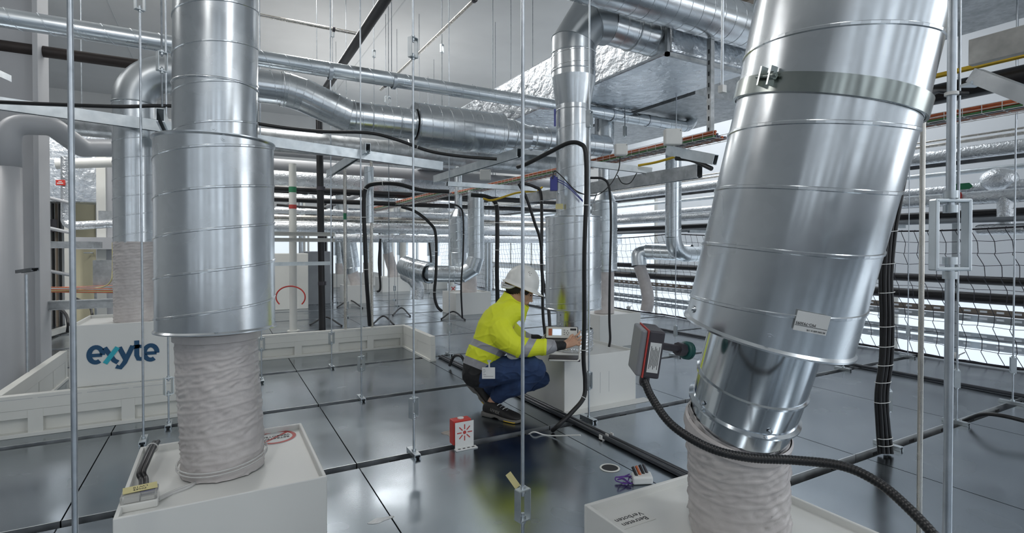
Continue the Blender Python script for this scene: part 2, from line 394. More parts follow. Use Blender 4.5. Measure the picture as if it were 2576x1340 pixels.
# ---------------- raised white curbs ----------------
def curb(p0, p1, label, hgt=.25, t=.05, n=None):
    p0, p1 = V(p0), V(p1); d = (p1 - p0); L = d.length; d.normalize(); sd = V((d.y, -d.x, 0))
    th = thing('raised_curb', (p0 + p1) / 2, label, 'frame')
    m = MB()
    m.obox((p0 + p1) / 2 + V((0, 0, hgt - .045)), d * L / 2, sd * t / 2, V((0, 0, .045)))
    m.obox((p0 + p1) / 2 + V((0, 0, hgt - .115)), d * L / 2, sd * (t / 2 - .004), V((0, 0, .026)))
    m.obox((p0 + p1) / 2 + V((0, 0, .012)), d * L / 2, sd * (t / 2 + .01), V((0, 0, .012)))
    m.obox((p0 + p1) / 2 + V((0, 0, .09)) - sd * (t / 2 - .006), d * L / 2, sd * .004, V((0, 0, .08)))
    part('beam', m, 'white_frame', th, bevel=.003)
    n = n or max(2, round(L / .42))
    for k in range(n + 1):
        c = p0 + d * (.03 + (L - .06) * k / n)
        part('stub_post', MB().obox(c + V((0, 0, .085)), d * .035, sd * t / 2, V((0, 0, .075))), 'white_frame', th)
    s = MB()
    for k in range(n * 2):
        c = p0 + d * (L * (k + .5) / (n * 2)); s.obox(c + sd * (t / 2 + .0006) + V((0, 0, hgt - .022)), d * (L / (n * 4) - .012), sd * .0006, V((0, 0, .0012)))
    part('edge_slot', s, 'grey_paint', th)
    return th
curb((-1.9, 4.19, 0), (-.02, 4.19, 0), 'white curb beam with rectangular openings in front of the box lettered exyte')
curb((-1.15, 5.80, 0), (-1.15, 4.23, 0), 'white curb beam running back beside the foot of the left column')
curb((-.02, 4.25, 0), (-.02, 5.83, 0), 'white curb beam running back behind the large left duct')
curb((-.05, 5.86, 0), (1.87, 5.86, 0), 'far white curb beam with openings, right of the large left duct')
curb((1.86, 4.95, 0), (1.86, 5.83, 0), 'short white curb arm pointing towards the camera, left of the crouching person')

# ---------------- units: white box + flexible hose + duct ----------------
def white_box(x0, x1, y0, y1, z0, z1, label, rim=.012, group=None):
    t = thing('terminal_box', ((x0 + x1) / 2, (y0 + y1) / 2, z0), label, 'box', group)
    m = MB(); zt = z1 - .022
    m.box(x0, x1, y0, y0 + rim, z0, z1).box(x0, x1, y1 - rim, y1, z0, z1).box(x0, x0 + rim, y0 + rim, y1 - rim, z0, z1).box(x1 - rim, x1, y0 + rim, y1 - rim, z0, z1)
    part('casing', m, 'white_box', t, bevel=.003)
    part('lid', MB().box(x0 + rim, x1 - rim, y0 + rim, y1 - rim, zt - .01, zt), 'white_box', t)
    return t
def flex(pts, R, name, label, mat='flex_fabric', pitch=.031, seg=120, step=.0042, wr=1.0, group=None, r_end=None, seed=0):
    P = catmull(pts, 24); L = [0]
    for i in range(1, len(P)): L.append(L[-1] + (P[i] - P[i - 1]).length)
    n = max(8, int(L[-1] / step)); Q = []
    j = 0
    for k in range(n + 1):
        s = L[-1] * k / n
        while j < len(L) - 2 and L[j + 1] < s: j += 1
        q = (s - L[j]) / max(1e-9, L[j + 1] - L[j]); Q.append(P[j].lerp(P[j + 1], min(q, 1)))
    ds = L[-1] / n
    def rf(i, th):
        s = i * ds; ph = s / pitch - th / (2 * math.pi)
        c = abs(((ph % 1) - .5) * 2)                      # 1 at the wire, 0 between
        e = noise.noise(V((math.cos(th) * 5 + seed, math.sin(th) * 5, s * 26 + th * 1.3)))
        g = noise.noise(V((math.cos(th) * 2.2 + s * 3, math.sin(th) * 2.2 + seed, s * 9)))
        mk = max(0, noise.noise(V((math.cos(th) * 3 + seed * 2, math.sin(th) * 3, s * 14 + 5))) + .25)
        dg = (1 - abs(math.sin(157 * s - 7.5 * th + 2.5 * g))) ** 2 * mk + (1 - abs(math.sin(120 * s + 6.5 * th + 2 * g))) ** 2 * max(0, .3 - mk)
        e2 = noise.noise(V((math.cos(th) * 9 + seed, math.sin(th) * 9 + s * 30, s * 62 + th * 3)))
        return 1 + wr * (.030 * c ** 7 - .012 + .026 * e * (1 - c * .7) + .020 * e2 * (1 - c * .6) + .012 * g + .055 * dg * (1 - c ** 3))
    m = MB().tube(Q, R, seg, False, rf)
    return Q, m
def duct(m, pts, R, pitch=.16, seg=56, seam=True, cap=False, h=.0028, bead=True):
    pts = [V(p) for p in pts]; n = len(pts)
    dirs = [(pts[i + 1] - pts[i]).normalized() for i in range(n - 1)]
    for i in range(n - 1):
        d = dirs[i]; a, b = frame(d); vs = []
        for p, o in ((pts[i], dirs[i - 1] if i else d), (pts[i + 1], dirs[i + 1] if i + 2 < n else d)):
            nrm = (d + o).normalized()
            for k in range(seg):
                th = 2 * math.pi * k / seg; e = (a * math.cos(th) + b * math.sin(th)) * R
                vs.append(p + e - d * (e.dot(nrm) / d.dot(nrm)))
        m.add(vs, [(k, (k + 1) % seg, seg + (k + 1) % seg, seg + k) for k in range(seg)], True)
        if bead and i + 2 < n:
            nrm = (d + dirs[i + 1]).normalized(); ring = []
            for k in range(seg + 1):
                th = 2 * math.pi * k / seg; e = (a * math.cos(th) + b * math.sin(th)) * (R + .001)
                ring.append(pts[i + 1] + e - d * (e.dot(nrm) / d.dot(nrm)))
            m.tube(ring, .0035, 5, False)
        L = (pts[i + 1] - pts[i]).length
        if seam and L > pitch * .8:
            q = (pts[i + 1] - pts[i]).normalized(); a0 = .04 if i else 0; a1 = .04 if i + 2 < n else 0
            m.helix(pts[i] + q * a0, pts[i + 1] - q * a1, R, pitch, h, .004, 28 if seg < 40 else 40, i)
    return m
def bead(m, p, d, R, r=.004, seg=56): return m.ring(p, d, R, r, seg, 6)
def silencer(m, p0, p1, R, Rin, pitch=.1, seg=72, helix=True, lip=.006):
    p0, p1 = V(p0), V(p1); L = (p1 - p0).length; d = (p1 - p0).normalized()
    m.lathe(p0, d, [(0.012, Rin * .98), (.008, R * .8), (.006, R - .004), (0, R + lip), (.004, R + lip), (.010, R), (L - .010, R), (L - .004, R + lip), (L, R + lip), (L - .006, R - .004), (L - .006, Rin * .98)], seg)
    if helix: m.helix(p0 + d * .010, p1 - d * .010, R, pitch, .003, .005, 48)
    return m
def reducer(m, p0, p1, R0, R1, seg=56):
    p0, p1 = V(p0), V(p1); L = (p1 - p0).length
    m.lathe(p0, p1 - p0, [(0, R0), (L * .12, R0), (L * .85, R1), (L, R1)], seg); return m
def screw(m, c, d, r=.006):
    c = V(c); d = V(d).normalized(); m.cyl(c, c + d * .003, r * 1.5, 10); m.cyl(c, c + d * .006, r * .8, 6)
def pol(c, axis, R, ang, hint=None):   # point on a cylinder facing the camera turned by ang
    c = V(c); axis = V(axis).normalized(); v = CAM - c; v = (v - axis * v.dot(axis)).normalized(); s = axis.cross(v)
    e = v * math.cos(ang) + s * math.sin(ang); return c + e * R, e

# --- big left unit
white_box(-.26, .315, 1.83, 2.445, 0, .37, 'nearest white steel box at lower left carrying the tall duct')
b0 = V((.015, 2.13, .352)); p88 = at(547, 826, 1.885); p150 = at(543, 358, 1.885); pt = at(547, -260, 1.885)
Q, m = flex([b0 + V((0, 0, -.0)), b0 + V((0, 0, .1)), (b0 + p88) / 2 + V((0, 0, .0)), p88 - V((0, 0, .1)), p88 + V((0, 0, .03))], .131, '', '', pitch=.042, wr=1.25)
bh = part('flexible_hose', m, 'flex_fabric', origin=b0, label='beige fabric flexible hose under the large left duct', cat='flexible hose')
mm = MB()
for z_, rr in ((.035, .141), (.046, .1405)): mm.tube([b0 + V((math.cos(t) * rr, math.sin(t) * rr, z_ + .012 * math.sin(t * 1 + 1))) for t in [2 * math.pi * k / 60 for k in range(61)]], .0028, 6, False)
part('hose_clamp', mm, 'clear_tube', bh)
cu = MB().lathe(p88 - V((0, 0, .035)), (0, 0, 1), [(0, .134), (.002, .139), (.026, .139), (.03, .134)], 72); part('cuff', cu, 'flex_fabric', bh)
lt = thing('vertical_duct', p88, 'large spiral seam duct with wide silencer standing left of centre, full height', 'duct')
m = MB(); ax = (p150 - p88).normalized(); silencer(m, p88, p150, .188, .14, .135); 
for p, an in ((p88.lerp(p150, .035), -.02), (p150.lerp(p88, .03), .12)):
    q, e = pol(p, ax, .188, an); screw(m, q, e)
part('silencer', m, 'galv', lt)
m = MB(); duct(m, [p150 - ax * .02, pt], .134, .135, 72); q, e = pol(p150 + ax * .02, ax, .134, -.05); screw(m, q, e)
for zf in (.22,):
    bead(m, p150.lerp(pt, zf), ax, .134, .0045)
part('duct_pipe', m, 'galv', lt)
m = MB().lathe(p88 - ax * .03, ax, [(0, .128), (.0, .132), (.05, .132)], 60); part('spigot', m, 'galv', lt)

# --- big right unit, leaning
white_box(.945, 1.54, .62, 1.26, 0, .37, 'nearest white steel box at lower right under the leaning duct')
r0 = V((1.245, .955, .352)); r1 = at(1852, 1082, 1.40); r2 = at(1925, 838, 1.31); r3 = at(2074, 268, 1.225); r4 = at(2170, -170, 1.175)
axr = (r3 - r2).normalized(); axc = (r2 - r1).normalized()
Q, m = flex([r0, r0.lerp(r1, .3) + V((-.006, 0, 0)), r0.lerp(r1, .65), r1 + axc * .0, r1 + axc * .03], .127, '', '', pitch=.036, wr=1.5, seed=4)
rh = part('flexible_hose', m, 'flex_fabric', origin=r0, label='crumpled beige fabric flexible hose under the leaning duct at right', cat='flexible hose')
m = MB()
m.lathe(r1 - axc * .01, axc, [(0, .130), (.004, .1345), (.028, .1345), (.034, .129)], 72)
part('cuff', m, 'flex_fabric', rh)
rt_ = thing('leaning_duct', r1, 'very large leaning spiral duct in the right foreground', 'duct')
m = MB(); Lc = (r2 - r1).length
m.lathe(r1, axc, [(-.02, .122), (.07, .124), (.075, .138), (.079, .138), (.083, .128), (.15, .130), (.153, .135), (.158, .135), (.161, .130), (Lc + .03, .130)], 96)
for f, an in ((.085, -.75), (.085, .55)):
    q, e = pol(r1 + axc * (f + .01), axc, .13, an); screw(m, q, e, .004)
part('spigot', m, 'galv_smooth', rt_)
m = MB(); silencer(m, r2, r3, .190, .13, .105, 110, False); 
Ls = (r3 - r2).length
m.helix(r2 + axr * .03, r3, .190, .135, .003, .005, 72, 2.2)
for f, an in ((.03, .05), (.03, -1.05)):
    q, e = pol(r2 + axr * f, axr, .190, an); screw(m, q, e)
part('silencer', m, 'galv', rt_)
m = MB(); ax4 = (r4 - r3).normalized(); m.lathe(r3, ax4, [(0, .186), (.0, .192), (.4, .192), (.6, .192)], 110); m.helix(r3 + ax4 * .05, r4, .192, .135, .003, .005, 72, 1.2)
part('duct_pipe', m, 'galv', rt_)
m = MB(); m.lathe(r3 - axr * .01, axr, [(0, .193), (0, .199), (.04, .199), (.04, .193)], 110)
q, e = pol(r3 + axr * .02, axr, .199, -.62); s_ = axr.cross(e)
m.obox(q + e * .008 - s_ * .012, e * .010, s_ * .002, axr * .02).obox(q + e * .008 + s_ * .012, e * .010, s_ * .002, axr * .02).cyl(q + e * .01 - s_ * .025, q + e * .01 + s_ * .025, .004, 8).cyl(q + e * .01 + s_ * .014, q + e * .01 + s_ * .021, .009, 6)
part('pipe_clamp', m, 'clamp_metal', rt_)
# type label, upside down as mounted
q, e = pol(r2 + axr * .082, axr, .1945, .42); s_ = axr.cross(e)
lb = part('type_label', MB().obox(q, s_ * .034, axr * .021, e * .0008), 'label_white', rt_)
q2 = q + e * .0012
text('label_print', 'MO-793095', .0085, 'ink', basis(q2 + axr * -.004 + s_ * -.012, -s_, -axr), lb, .0002)
text('label_print', '80 DIN 600 X 170', .005, 'ink', basis(q2 - axr * .016 + s_ * .012, -s_, -axr), lb, .0002)
part('label_line', MB().obox(q2 - axr * .009, s_ * .033, axr * .0004, e * .0002), 'ink', lb)

# --- left rear unit lettered exyte: box on the raised curb level, hose, duct, elbow
wb = white_box(-.81, -.20, 4.225, 4.83, .25, .64, 'white box with the blue exyte lettering, behind the left curb')
# lettering
FW_Y = 4.2225
lx = onY(310, 890, FW_Y); hpx = (onY(310, 690, FW_Y) - onY(310, 890, FW_Y)).length / 200
Mx = basis(lx, (1, 0, 0), (0, 0, 1))
def stroke(pts, wd, mat, nm='lettering', y=FW_Y):
    m = MB(); 
    P = [V(onY(a, b, y)) for a, b in pts]
    # flat ribbon with mitred sides, extruded 1 mm
    n = len(P); L_, R_ = [], []
    for i, p in enumerate(P):
        t = (P[min(i + 1, n - 1)] - P[max(i - 1, 0)]).normalized(); nn = V((-t.z, 0, t.x)) * wd / 2
        L_.append(p + nn); R_.append(p - nn)
    vs = []; o = V((0, -.001, 0))
    for i in range(n): vs += [L_[i] + o, R_[i] + o, L_[i], R_[i]]
    fs = []
    for i in range(n - 1):
        a = i * 4; fs += [(a, a + 1, a + 5, a + 4), (a + 2, a + 6, a + 7, a + 3), (a, a + 4, a + 6, a + 2), (a + 1, a + 3, a + 7, a + 5)]
    fs += [(0, 2, 3, 1), (n * 4 - 4, n * 4 - 3, n * 4 - 1, n * 4 - 2)]
    m.add(vs, fs); return m
W_ = 10.5 * hpx
def letter_e(cx, cy, r):
    pts = [(cx - r * .9, cy + 1.5), (cx + r * .93, cy - .5)] 
    a = stroke(pts, W_ * .8, 'navy_logo')
    arc = [(cx + r * math.cos(t), cy - 1 + r * 1.12 * math.sin(t) - .06 * r * math.cos(t)) for t in [math.radians(5 - (i * 310 / 22)) for i in range(23)]]
    b = stroke(arc, W_, 'navy_logo'); a.add(b.v, b.f); return a
part('lettering', letter_e(241, 893, 17), 'navy_logo', wb)
m = stroke([(263, 874), (287, 906), (297, 911)], W_, ''); part('lettering', m, 'navy_logo', wb)
m = stroke([(296, 873), (264, 914)], W_, '', y=FW_Y - .0012); part('lettering', m, 'cyan_logo', wb)
m = stroke([(300, 873), (317, 905)], W_, ''); m2 = stroke([(334, 869), (313, 912), (303, 924), (292, 921)], W_, '', y=FW_Y - .0006); m.add(m2.v, m2.f); m2 = stroke([(334, 872), (352, 869)], W_ * .7, ''); m.add(m2.v, m2.f); part('lettering', m, 'navy_logo', wb)
m = stroke([(344, 856), (344, 893), (348, 902), (358, 902)], W_, ''); m2 = stroke([(335, 873), (360, 870)], W_ * .8, ''); m.add(m2.v, m2.f); part('lettering', m, 'navy_logo', wb)
part('lettering', letter_e(379, 887, 16), 'navy_logo', wb)

e0 = V((-.50, 4.52, .62)); 
Q, m = flex([e0, e0 + V((.0, 0, .2)), e0 + V((0, 0, .4)), e0 + V((0, 0, .55))], .128, '', '', seg=90, step=.0055, seed=2, pitch=.04, wr=1.4)
part('flexible_hose', m, 'flex_fabric', origin=e0, label='beige fabric flexible hose standing on the exyte box', cat='flexible hose')
lt2 = thing('elbow_duct', e0 + V((0, 0, .55)), 'spiral duct rising behind the large left duct, turning right with a smooth dark elbow', 'duct')
zB = 2.37; zc = e0.z + .54
m = MB(); duct(m, [(-.50, 4.52, zc), (-.50, 4.52, zB - .24)], .126, .13); part('duct_pipe', m, 'galv', lt2)
el = [V((-.50 + .24 - .24 * math.cos(t), 4.52, zB - .24 + .24 * math.sin(t))) for t in [math.pi / 2 * k / 14 for k in range(15)]]
m = MB().tube(el, .129, 56, False); bead(m, el[0], (0, 0, 1), .129); bead(m, el[-1], (1, 0, 0), .129); part('elbow', m, 'elbow_metal', lt2)
xa, xb = onY(715, 0, 4.52).x, onY(875, 0, 4.52).x; zL = 2.215
m = MB(); duct(m, [el[-1], (xa, 4.52, zB)], .126, .13)
duct(m, [(xa - .03, 4.52, zB), (xa + .02, 4.52, zB - .002), (xa + .13, 4.52, zB - .025), (xb - .12, 4.52, zL + .045), (xb, 4.52, zL), (onY(1040, 0, 4.52).x, 4.52, zL)], .132, .085)
for xx in (xa - .01, xb + .04, onY(930, 0, 4.52).x, onY(1000, 0, 4.52).x): bead(m, (xx, 4.52, zB if xx < xa else zL), (1, 0, 0), .133, .005)
part('duct_run', m, 'galv', lt2)
x1, x2 = onY(1040, 0, 4.52).x, onY(1257, 0, 4.52).x
m = MB(); silencer(m, (x1, 4.52, zL), (x2, 4.52, zL), .192, .13, .1, 64); part('silencer', m, 'galv', lt2)
m = MB(); reducer(m, (x2 + .11, 4.52, zL), (x2 + .34, 4.52, zL), .155, .118); duct(m, [(x2, 4.52, zL), (x2 + .11, 4.52, zL)], .155, .1); duct(m, [(x2 + .34, 4.52, zL), (x2 + 1.3, 4.52, zL)], .118, .12)
for xx in (x2 + .12, x2 + .36, x2 + .52): bead(m, (xx, 4.52, zL), (1, 0, 0), .12 if xx > x2 + .2 else .156, .005)
part('duct_run', m, 'galv', lt2)

# --- middle unit beside the person
t = white_box(2.075, 2.72, 2.99, 3.64, 0, .37, 'white box the crouching person works at, black cable in front')
part('foot_flange', MB().box(2.06, 2.80, 2.90, 2.99, .001, .004), 'white_box', t)
m = MB()
for px in (1510, 1532): 
    q = onY(px, 975, 2.99); m.box(q.x - .001, q.x + .001, 2.989, 2.9905, .09, .24)
part('fold_line', m, 'grey_paint', t)
cC = V((2.385, 3.32, 0)); m = MB()
Q, m = flex([cC + V((0, 0, .35)), cC + V((0, 0, .40)), cC + V((0, 0, .45)), cC + V((0, 0, .51))], .150, '', '', seg=72, step=.004, wr=2.2, seed=9, pitch=.05)
part('foil_hose', m, 'foil_fine', origin=cC + V((0, 0, .35)), label='crinkled foil hose on the box behind the measuring instrument', cat='flexible hose')
ct = thing('centre_duct', cC + V((0, 0, .5)), 'tall duct with silencer behind the measuring instrument, turning right at the top', 'duct')
m = MB(); duct(m, [cC + V((0, 0, .48)), cC + V((0, 0, .68))], .128, .07); bead(m, cC + V((0, 0, .50)), (0, 0, 1), .128, .006)
for z_ in (.55, .62):
    for an in (-.85, .2):
        q, e = pol(cC + V((0, 0, z_)), (0, 0, 1), .128, an); screw(m, q, e, .004)
part('spigot', m, 'galv', ct)
m = MB(); silencer(m, cC + V((0, 0, .665)), cC + V((0, 0, 1.365)), .212, .12, .118, 72); part('silencer', m, 'galv', ct)
m = MB(); duct(m, [cC + V((0, 0, 1.36)), cC + V((0, 0, 2.17))], .131, .155); bead(m, cC + V((0, 0, 2.17)), (0, 0, 1), .131); part('duct_pipe', m, 'galv', ct)
m = MB(); reducer(m, cC + V((0, 0, 2.17)), cC + V((0, 0, 2.46)), .131, .168); duct(m, [cC + V((0, 0, 2.46)), cC + V((0, 0, 2.60))], .168, .09); bead(m, cC + V((0, 0, 2.46)), (0, 0, 1), .168, .005); bead(m, cC + V((0, 0, 2.6)), (0, 0, 1), .168, .005); part('reducer', m, 'galv', ct)
m = MB(); duct(m, [cC + V((0, 0, 2.60)), cC + V((0, 0, 2.68)), cC + V((.13, 0, 2.88)), cC + V((.30, -.02, 2.89))], .165, 9, seam=False); part('elbow', m, 'elbow_metal', ct)
m = MB(); duct(m, [cC + V((.30, -.02, 2.89)), cC + V((.98, -.02, 2.87))], .150, .11); bead(m, cC + V((.55, -.02, 2.88)), (1, 0, 0), .152, .006); part('duct_run', m, 'galv', ct)
# ---------------- hanger rods ----------------
def turnbuckle(m, x, y, zc, w_=.046, h_=.105, dp=.03, t=.004, yaw=0.0):
    a = V((math.cos(yaw), math.sin(yaw), 0)); b = V((-a.y, a.x, 0)); c = V((x, y, zc))
    for s in (-1, 1):
        m.obox(c + a * (s * w_ / 2), a * t / 2, b * dp / 2, V((0, 0, h_ / 2)))
        m.obox(c + V((0, 0, s * h_ / 2)), a * w_ / 2, b * dp / 2, V((0, 0, t / 2)))
        m.cyl(c + V((0, 0, s * (h_ / 2 - .002))), c + V((0, 0, s * (h_ / 2 - .014))), .011, 6)
        m.cyl(c + V((0, 0, s * (h_ / 2 + .002))), c + V((0, 0, s * (h_ / 2 + .012))), .011, 6)
def rod(x, y, z0, z1, r=.006, tbs=(), label='', group=None, foot=True, yaw=0.5, big=1.0, name='hanger_rod', mat='rod_metal'):
    t = thing(name, (x, y, z0), label, 'rod', group)
    cuts = sorted([z for z in tbs]); zs = [z0] + [c for c in cuts] + [z1]; h = .105 * big
    for i in range(len(zs) - 1):
        a = zs[i] + (h * .28 if i else 0); b = zs[i + 1] - (h * .28 if i + 1 < len(zs) - 1 else 0)
        part('rod', MB().cyl((x, y, a), (x, y, b), r, 12), mat, t)
    for z in cuts:
        m = MB(); turnbuckle(m, x, y, z, .046 * big, h, .03, .004, yaw); part('turnbuckle', m, 'zinc_bracket', t)
    if foot:
        m = MB().chan((x, y - .065, .012), (x, y + .075, .012), .034, .022, .003)
        m.cyl((x, y, .024), (x, y, .034), .012, 6); part('foot_bracket', m, 'zinc_bracket', t)
    return t
def zat(p, py): # height of image row py at ground point p
    r = ray(CX, py); dd = (V(p) - CAM).dot(FH); rr = ray(0, py); k = dd / rr.dot(FH); return HC + rr.z * k
def rod_px(px, py, tb, label, top=Z5, r=.006, Y=None, **k):
    p = onz(px, py) if Y is None else onY(px, 622, Y)
    if Y is None:                              # snap to the nearest slot so that the foot spans it
        Yr = ROW0 + PIT_ * round((p.y - ROW0) / PIT_)
        if abs(p.y - Yr) < .25: p = onY(px, 622, Yr)
    return rod(p.x, p.y, 0, top, r, [zat((p.x, p.y, 0), t) for t in tb], label, **k)
rod_px(182, 1500, [], 'thick galvanised hanger rod nearest at the left edge of the picture', Y=1.57, r=.0064, foot=False)
rod_px(361, 1112, [2], 'hanger rod ending in a zinc bracket behind the nearest left box', r=.006)
rod_px(421, 1075, [970], 'hanger rod with turnbuckle between the exyte lettering and the large left hose', r=.0055)
rod_px(1040, 1150, [1025, 120], 'hanger rod with two turnbuckles standing left of the red striped bracket', r=.006)
rod_px(1315, 1500, [1268], 'near hanger rod in front of the crouching person, turnbuckle near the floor', Y=1.57, r=.0062, foot=False, yaw=.2)
rod_px(908, 1005, [914], 'hanger rod with turnbuckle, second left of the crouching person', r=.0055)
rod_px(833, 922, [850], 'hanger rod with turnbuckle in front of the far white curb', r=.0055)
rod_px(1482, 1060, [957, 300], 'hanger rod with turnbuckle at the corner of the white box beside the black cable', r=.006)
rod_px(1130, 893, [825], 'hanger rod with turnbuckle just left of the crouching person', r=.005)
rod_px(658, 960, [865], 'hanger rod with turnbuckle at the right edge of the large left hose', r=.0055)
rod_px(2411, 1052, [952], 'hanger rod with rectangular turnbuckle on the slot right of the cable bundle', r=.0055)
rod_px(2240, 1128, [1007], 'hanger rod tied to the thick black cable bundle at right', r=.0055)
rod_px(2552, 990, [918], 'hanger rod with turnbuckle near the right edge before the safety net', r=.0055)
rod_px(2124, 921, [], 'thin hanger rod rising right below the leaning duct rim', r=.005)
rod_px(1700, 884, [832], 'hanger rod with double turnbuckle left of the leaning duct', r=.005)
rod_px(2286, 884, [832], 'thin hanger rod with turnbuckle directly before the safety net', r=.0045)
# nearest rod at right with the large frame
p = onY(2390, 622, .40); t = thing('hanger_rod', (p.x, p.y, 0), 'nearest hanger rod at right with a large rectangular rod frame', 'rod')
z0, z1 = zat(p, 676), zat(p, 505)
part('rod', MB().cyl((p.x, p.y, 0), (p.x, p.y, z0 + .012), .0062, 16), 'rod_metal', t); part('rod', MB().cyl((p.x, p.y, z1 - .016), (p.x, p.y, Z5), .0062, 16), 'rod_metal', t)
m = MB(); q = RT * .026
for s in (-1, 1): m.beam(p.xy.to_3d() + q * s + V((0, 0, z0 - .002)), p.xy.to_3d() + q * s + V((0, 0, z1 + .002)), .006, .016, FH)
for z_ in (z0, z1): m.obox(p.xy.to_3d() + V((0, 0, z_)), q * 1.1, FH * .008, V((0, 0, .003)))
part('rod_frame', m, 'zinc_bracket', t, bevel=.0015)
for z_ in (z0 + .013, z0 - .010, z1 - .013, z1 + .010): part('nut', MB().cyl((p.x, p.y, z_ - .006), (p.x, p.y, z_ + .006), .0105, 6), 'zinc_bracket', t)
part('nut', MB().cyl((p.x, p.y, zat(p, 240)), (p.x, p.y, zat(p, 232)), .0095, 12), 'white_tie', t)
p = onY(2319, 622, .83); part('steel_tube', MB().cyl((p.x, p.y, 0), (p.x, p.y, zat(p, 278)), .0075, 16), 'steel_tube', origin=(p.x, p.y, 0), label='slim upright stainless steel tube between the leaning duct and nearest right rod', cat='tube')
# far rods on the slot grid
k = 0
for j in range(3, 12):
    for i in range(-3, 5):
        x = COL0 + PIT_ * i + random.choice((0, .3)); y = ROW0 + PIT_ * j
        if x < -1 or (j < 4 and x < 3.5) or random.random() < .62: continue
        if (3.1 < x < 4.1 and y > 3) : zt = 2.7
        else: zt = Z5
        rod(x, y, 0, zt, .0045, [random.choice((.16, .2, .25, 2.6, 2.9))], 'thin galvanised hanger rod with turnbuckle far back in the plant room', 'far hanger rods', mat='rod_dark'); k += 1
# rods hanging from the ceiling that end above the floor
def hang(px, py0, d, tb=(), label='thin dark rod hanging from the ceiling above the pipework', group='short rods hanging from the ceiling', r=.005, zc=None, clampr=0):
    b = at(px, py0, d); return rod(b.x, b.y, b.z, Z5, r, [zat(b, t) for t in tb], label, group, foot=False, mat='rod_dark')
for a in [(408, 268, 2.98, (155,)), (837, 240, 8.0, (84,)), (797, 170, 8.0, ()), (941, 290, 8.0, (135,)), (1112, 270, 7.0, (122,)), (971, 310, 9.5, (250,)), (1055, 330, 9.5, ()), (1285, 350, 7.2, (285,)), (1340, 300, 8.6, ()), (118, 250, 5.0, ()), (85, 255, 5.0, ()), (206, 300, 6.0, ()), (1503, 330, 6.2, ()), (1538, 280, 6.4, ()), (1572, 340, 6.0, (330,)), (1718, 300, 7.0, ()), (985, 180, 6.5, ()), (1240, 440, 7.4, ()), (2408, 560, 4.3, ()), (2558, 300, 4.2, ())]: hang(*a)

# ---------------- pipes and ducts overhead ----------------
def pipe(pts, r, mat, label, group=None, name='pipe', seg=20, clamps=(), rad=0):
    pts = [V(p) for p in pts]
    if rad: pts = fillet(pts, rad)
    o = part(name, MB().tube(pts, r, seg), mat, origin=pts[0], label=label, cat='pipe', group=group)
    for c in clamps:
        c = V(c); d = (pts[-1] - pts[0]).normalized(); m = MB(); m.lathe(c - d * .012, d, [(0, r), (0, r + .005), (.024, r + .005), (.024, r)], seg)
        m.obox(c + V((0, 0, r + .012)), d * .012, V((.003, .003, 0)), V((0, 0, .012))); part('pipe_clamp', m, 'rod_metal', o)
    return o
def spiral(pts, R, label, pitch=.16, mat='galv_far', group=None, elbows=True, seg=40, name='spiral_duct', **k):
    m = MB(); duct(m, pts, R, pitch, seg, **k); return part(name, m, mat, origin=pts[0], label=label, cat='duct', group=group)
Y_ = 4.70; zA = onY(1310, 254, Y_).z; zA0 = onY(0, 43, Y_).z
xe = onY(1722, 0, Y_).x
A = thing('spiral_duct', (1, Y_, zA), 'long slim spiral duct crossing the whole picture under the ceiling', 'duct')
m = MB(); duct(m, [(onY(-60, 0, Y_).x, Y_, zA0), (xe, Y_, zA)], .064, .17, 40); part('duct_pipe', m, 'galv_far', A)
for px in (830, 990, 1540, 1630):
    q = onY(px, 0, Y_); part('pipe_clamp', MB().lathe((q.x - .015, Y_, zA), (1, 0, 0), [(0, .064), (0, .070), (.03, .070), (.03, .064)], 40), 'rod_metal', A)
el = [V((xe + .15 * math.sin(t), Y_, zA + .15 - .15 * math.cos(t))) for t in [math.pi / 2 * k / 10 for k in range(11)]]
part('elbow', MB().tube(el, .066, 32, False), 'galv_far', A)
m = MB(); duct(m, [el[-1], el[-1] + V((0, 0, .12))], .064, .16, 40); part('duct_pipe', m, 'galv_far', A)
# foil clad rectangular duct
fo = thing('foil_duct', (3.6, 6, 2.7), 'large rectangular duct wrapped in crinkled foil running away under the ceiling', 'duct')
m = MB(); 
def grid_box(m, x0, x1, y0, y1, z0, z1): m.box(x0, x1, y0, y1, z0, z1)
grid_box(m, 3.19, 4.22, 3.1, 7.4, 2.70, 3.22); part('foil_wrap', m, 'foil', fo, bevel=.02)
m = MB()
for yy in (3.12,):
    m.box(3.16, 4.25, yy, yy + .03, 2.67, 2.70).box(3.16, 3.19, yy, yy + .03, 2.67, 3.25)
part('angle_frame', m, 'galv_dull', fo)
fo2 = thing('foil_duct', (3.6, 10, 2.7), 'far foil wrapped rectangular duct beyond the large spiral silencer', 'duct')
m = MB(); grid_box(m, 3.0, 3.9, 7.9, 15.5, 2.45, 3.0); part('foil_wrap', m, 'foil', fo2, bevel=.02)
gg = thing('rectangular_duct', (4.5, 6, 2.5), 'blue grey rectangular sheet metal duct beyond the foil wrapped duct', 'duct')
part('casing', MB().box(4.35, 5.6, 3.9, 9.5, 2.72, 3.3), 'galv_dull', gg)
spiral([(1.85, 2.92, onY(1700, 12, 2.92).z), (4.5, 2.92, onY(1700, 12, 2.92).z)], .165, 'big spiral duct at the top edge in front of the foil duct', .12, 'galv', seg=56)
q = onY(1788, 100, 2.98)
pv = thing('slotted_post', (q.x, q.y, q.z), 'vertical slotted steel profile hanging beside the leaning duct', 'profile')
zb = onY(1788, 345, 2.98).z
part('profile', MB().chan((q.x, q.y, zb), (q.x, q.y, 3.0), .041, .041, .003, V((0, -1, 0))), 'galv_dull', pv)
m = MB()
for k in range(8): m.box(q.x - .022, q.x - .0205, q.y - .006, q.y + .006, zb + .04 + k * .09, zb + .075 + k * .09)
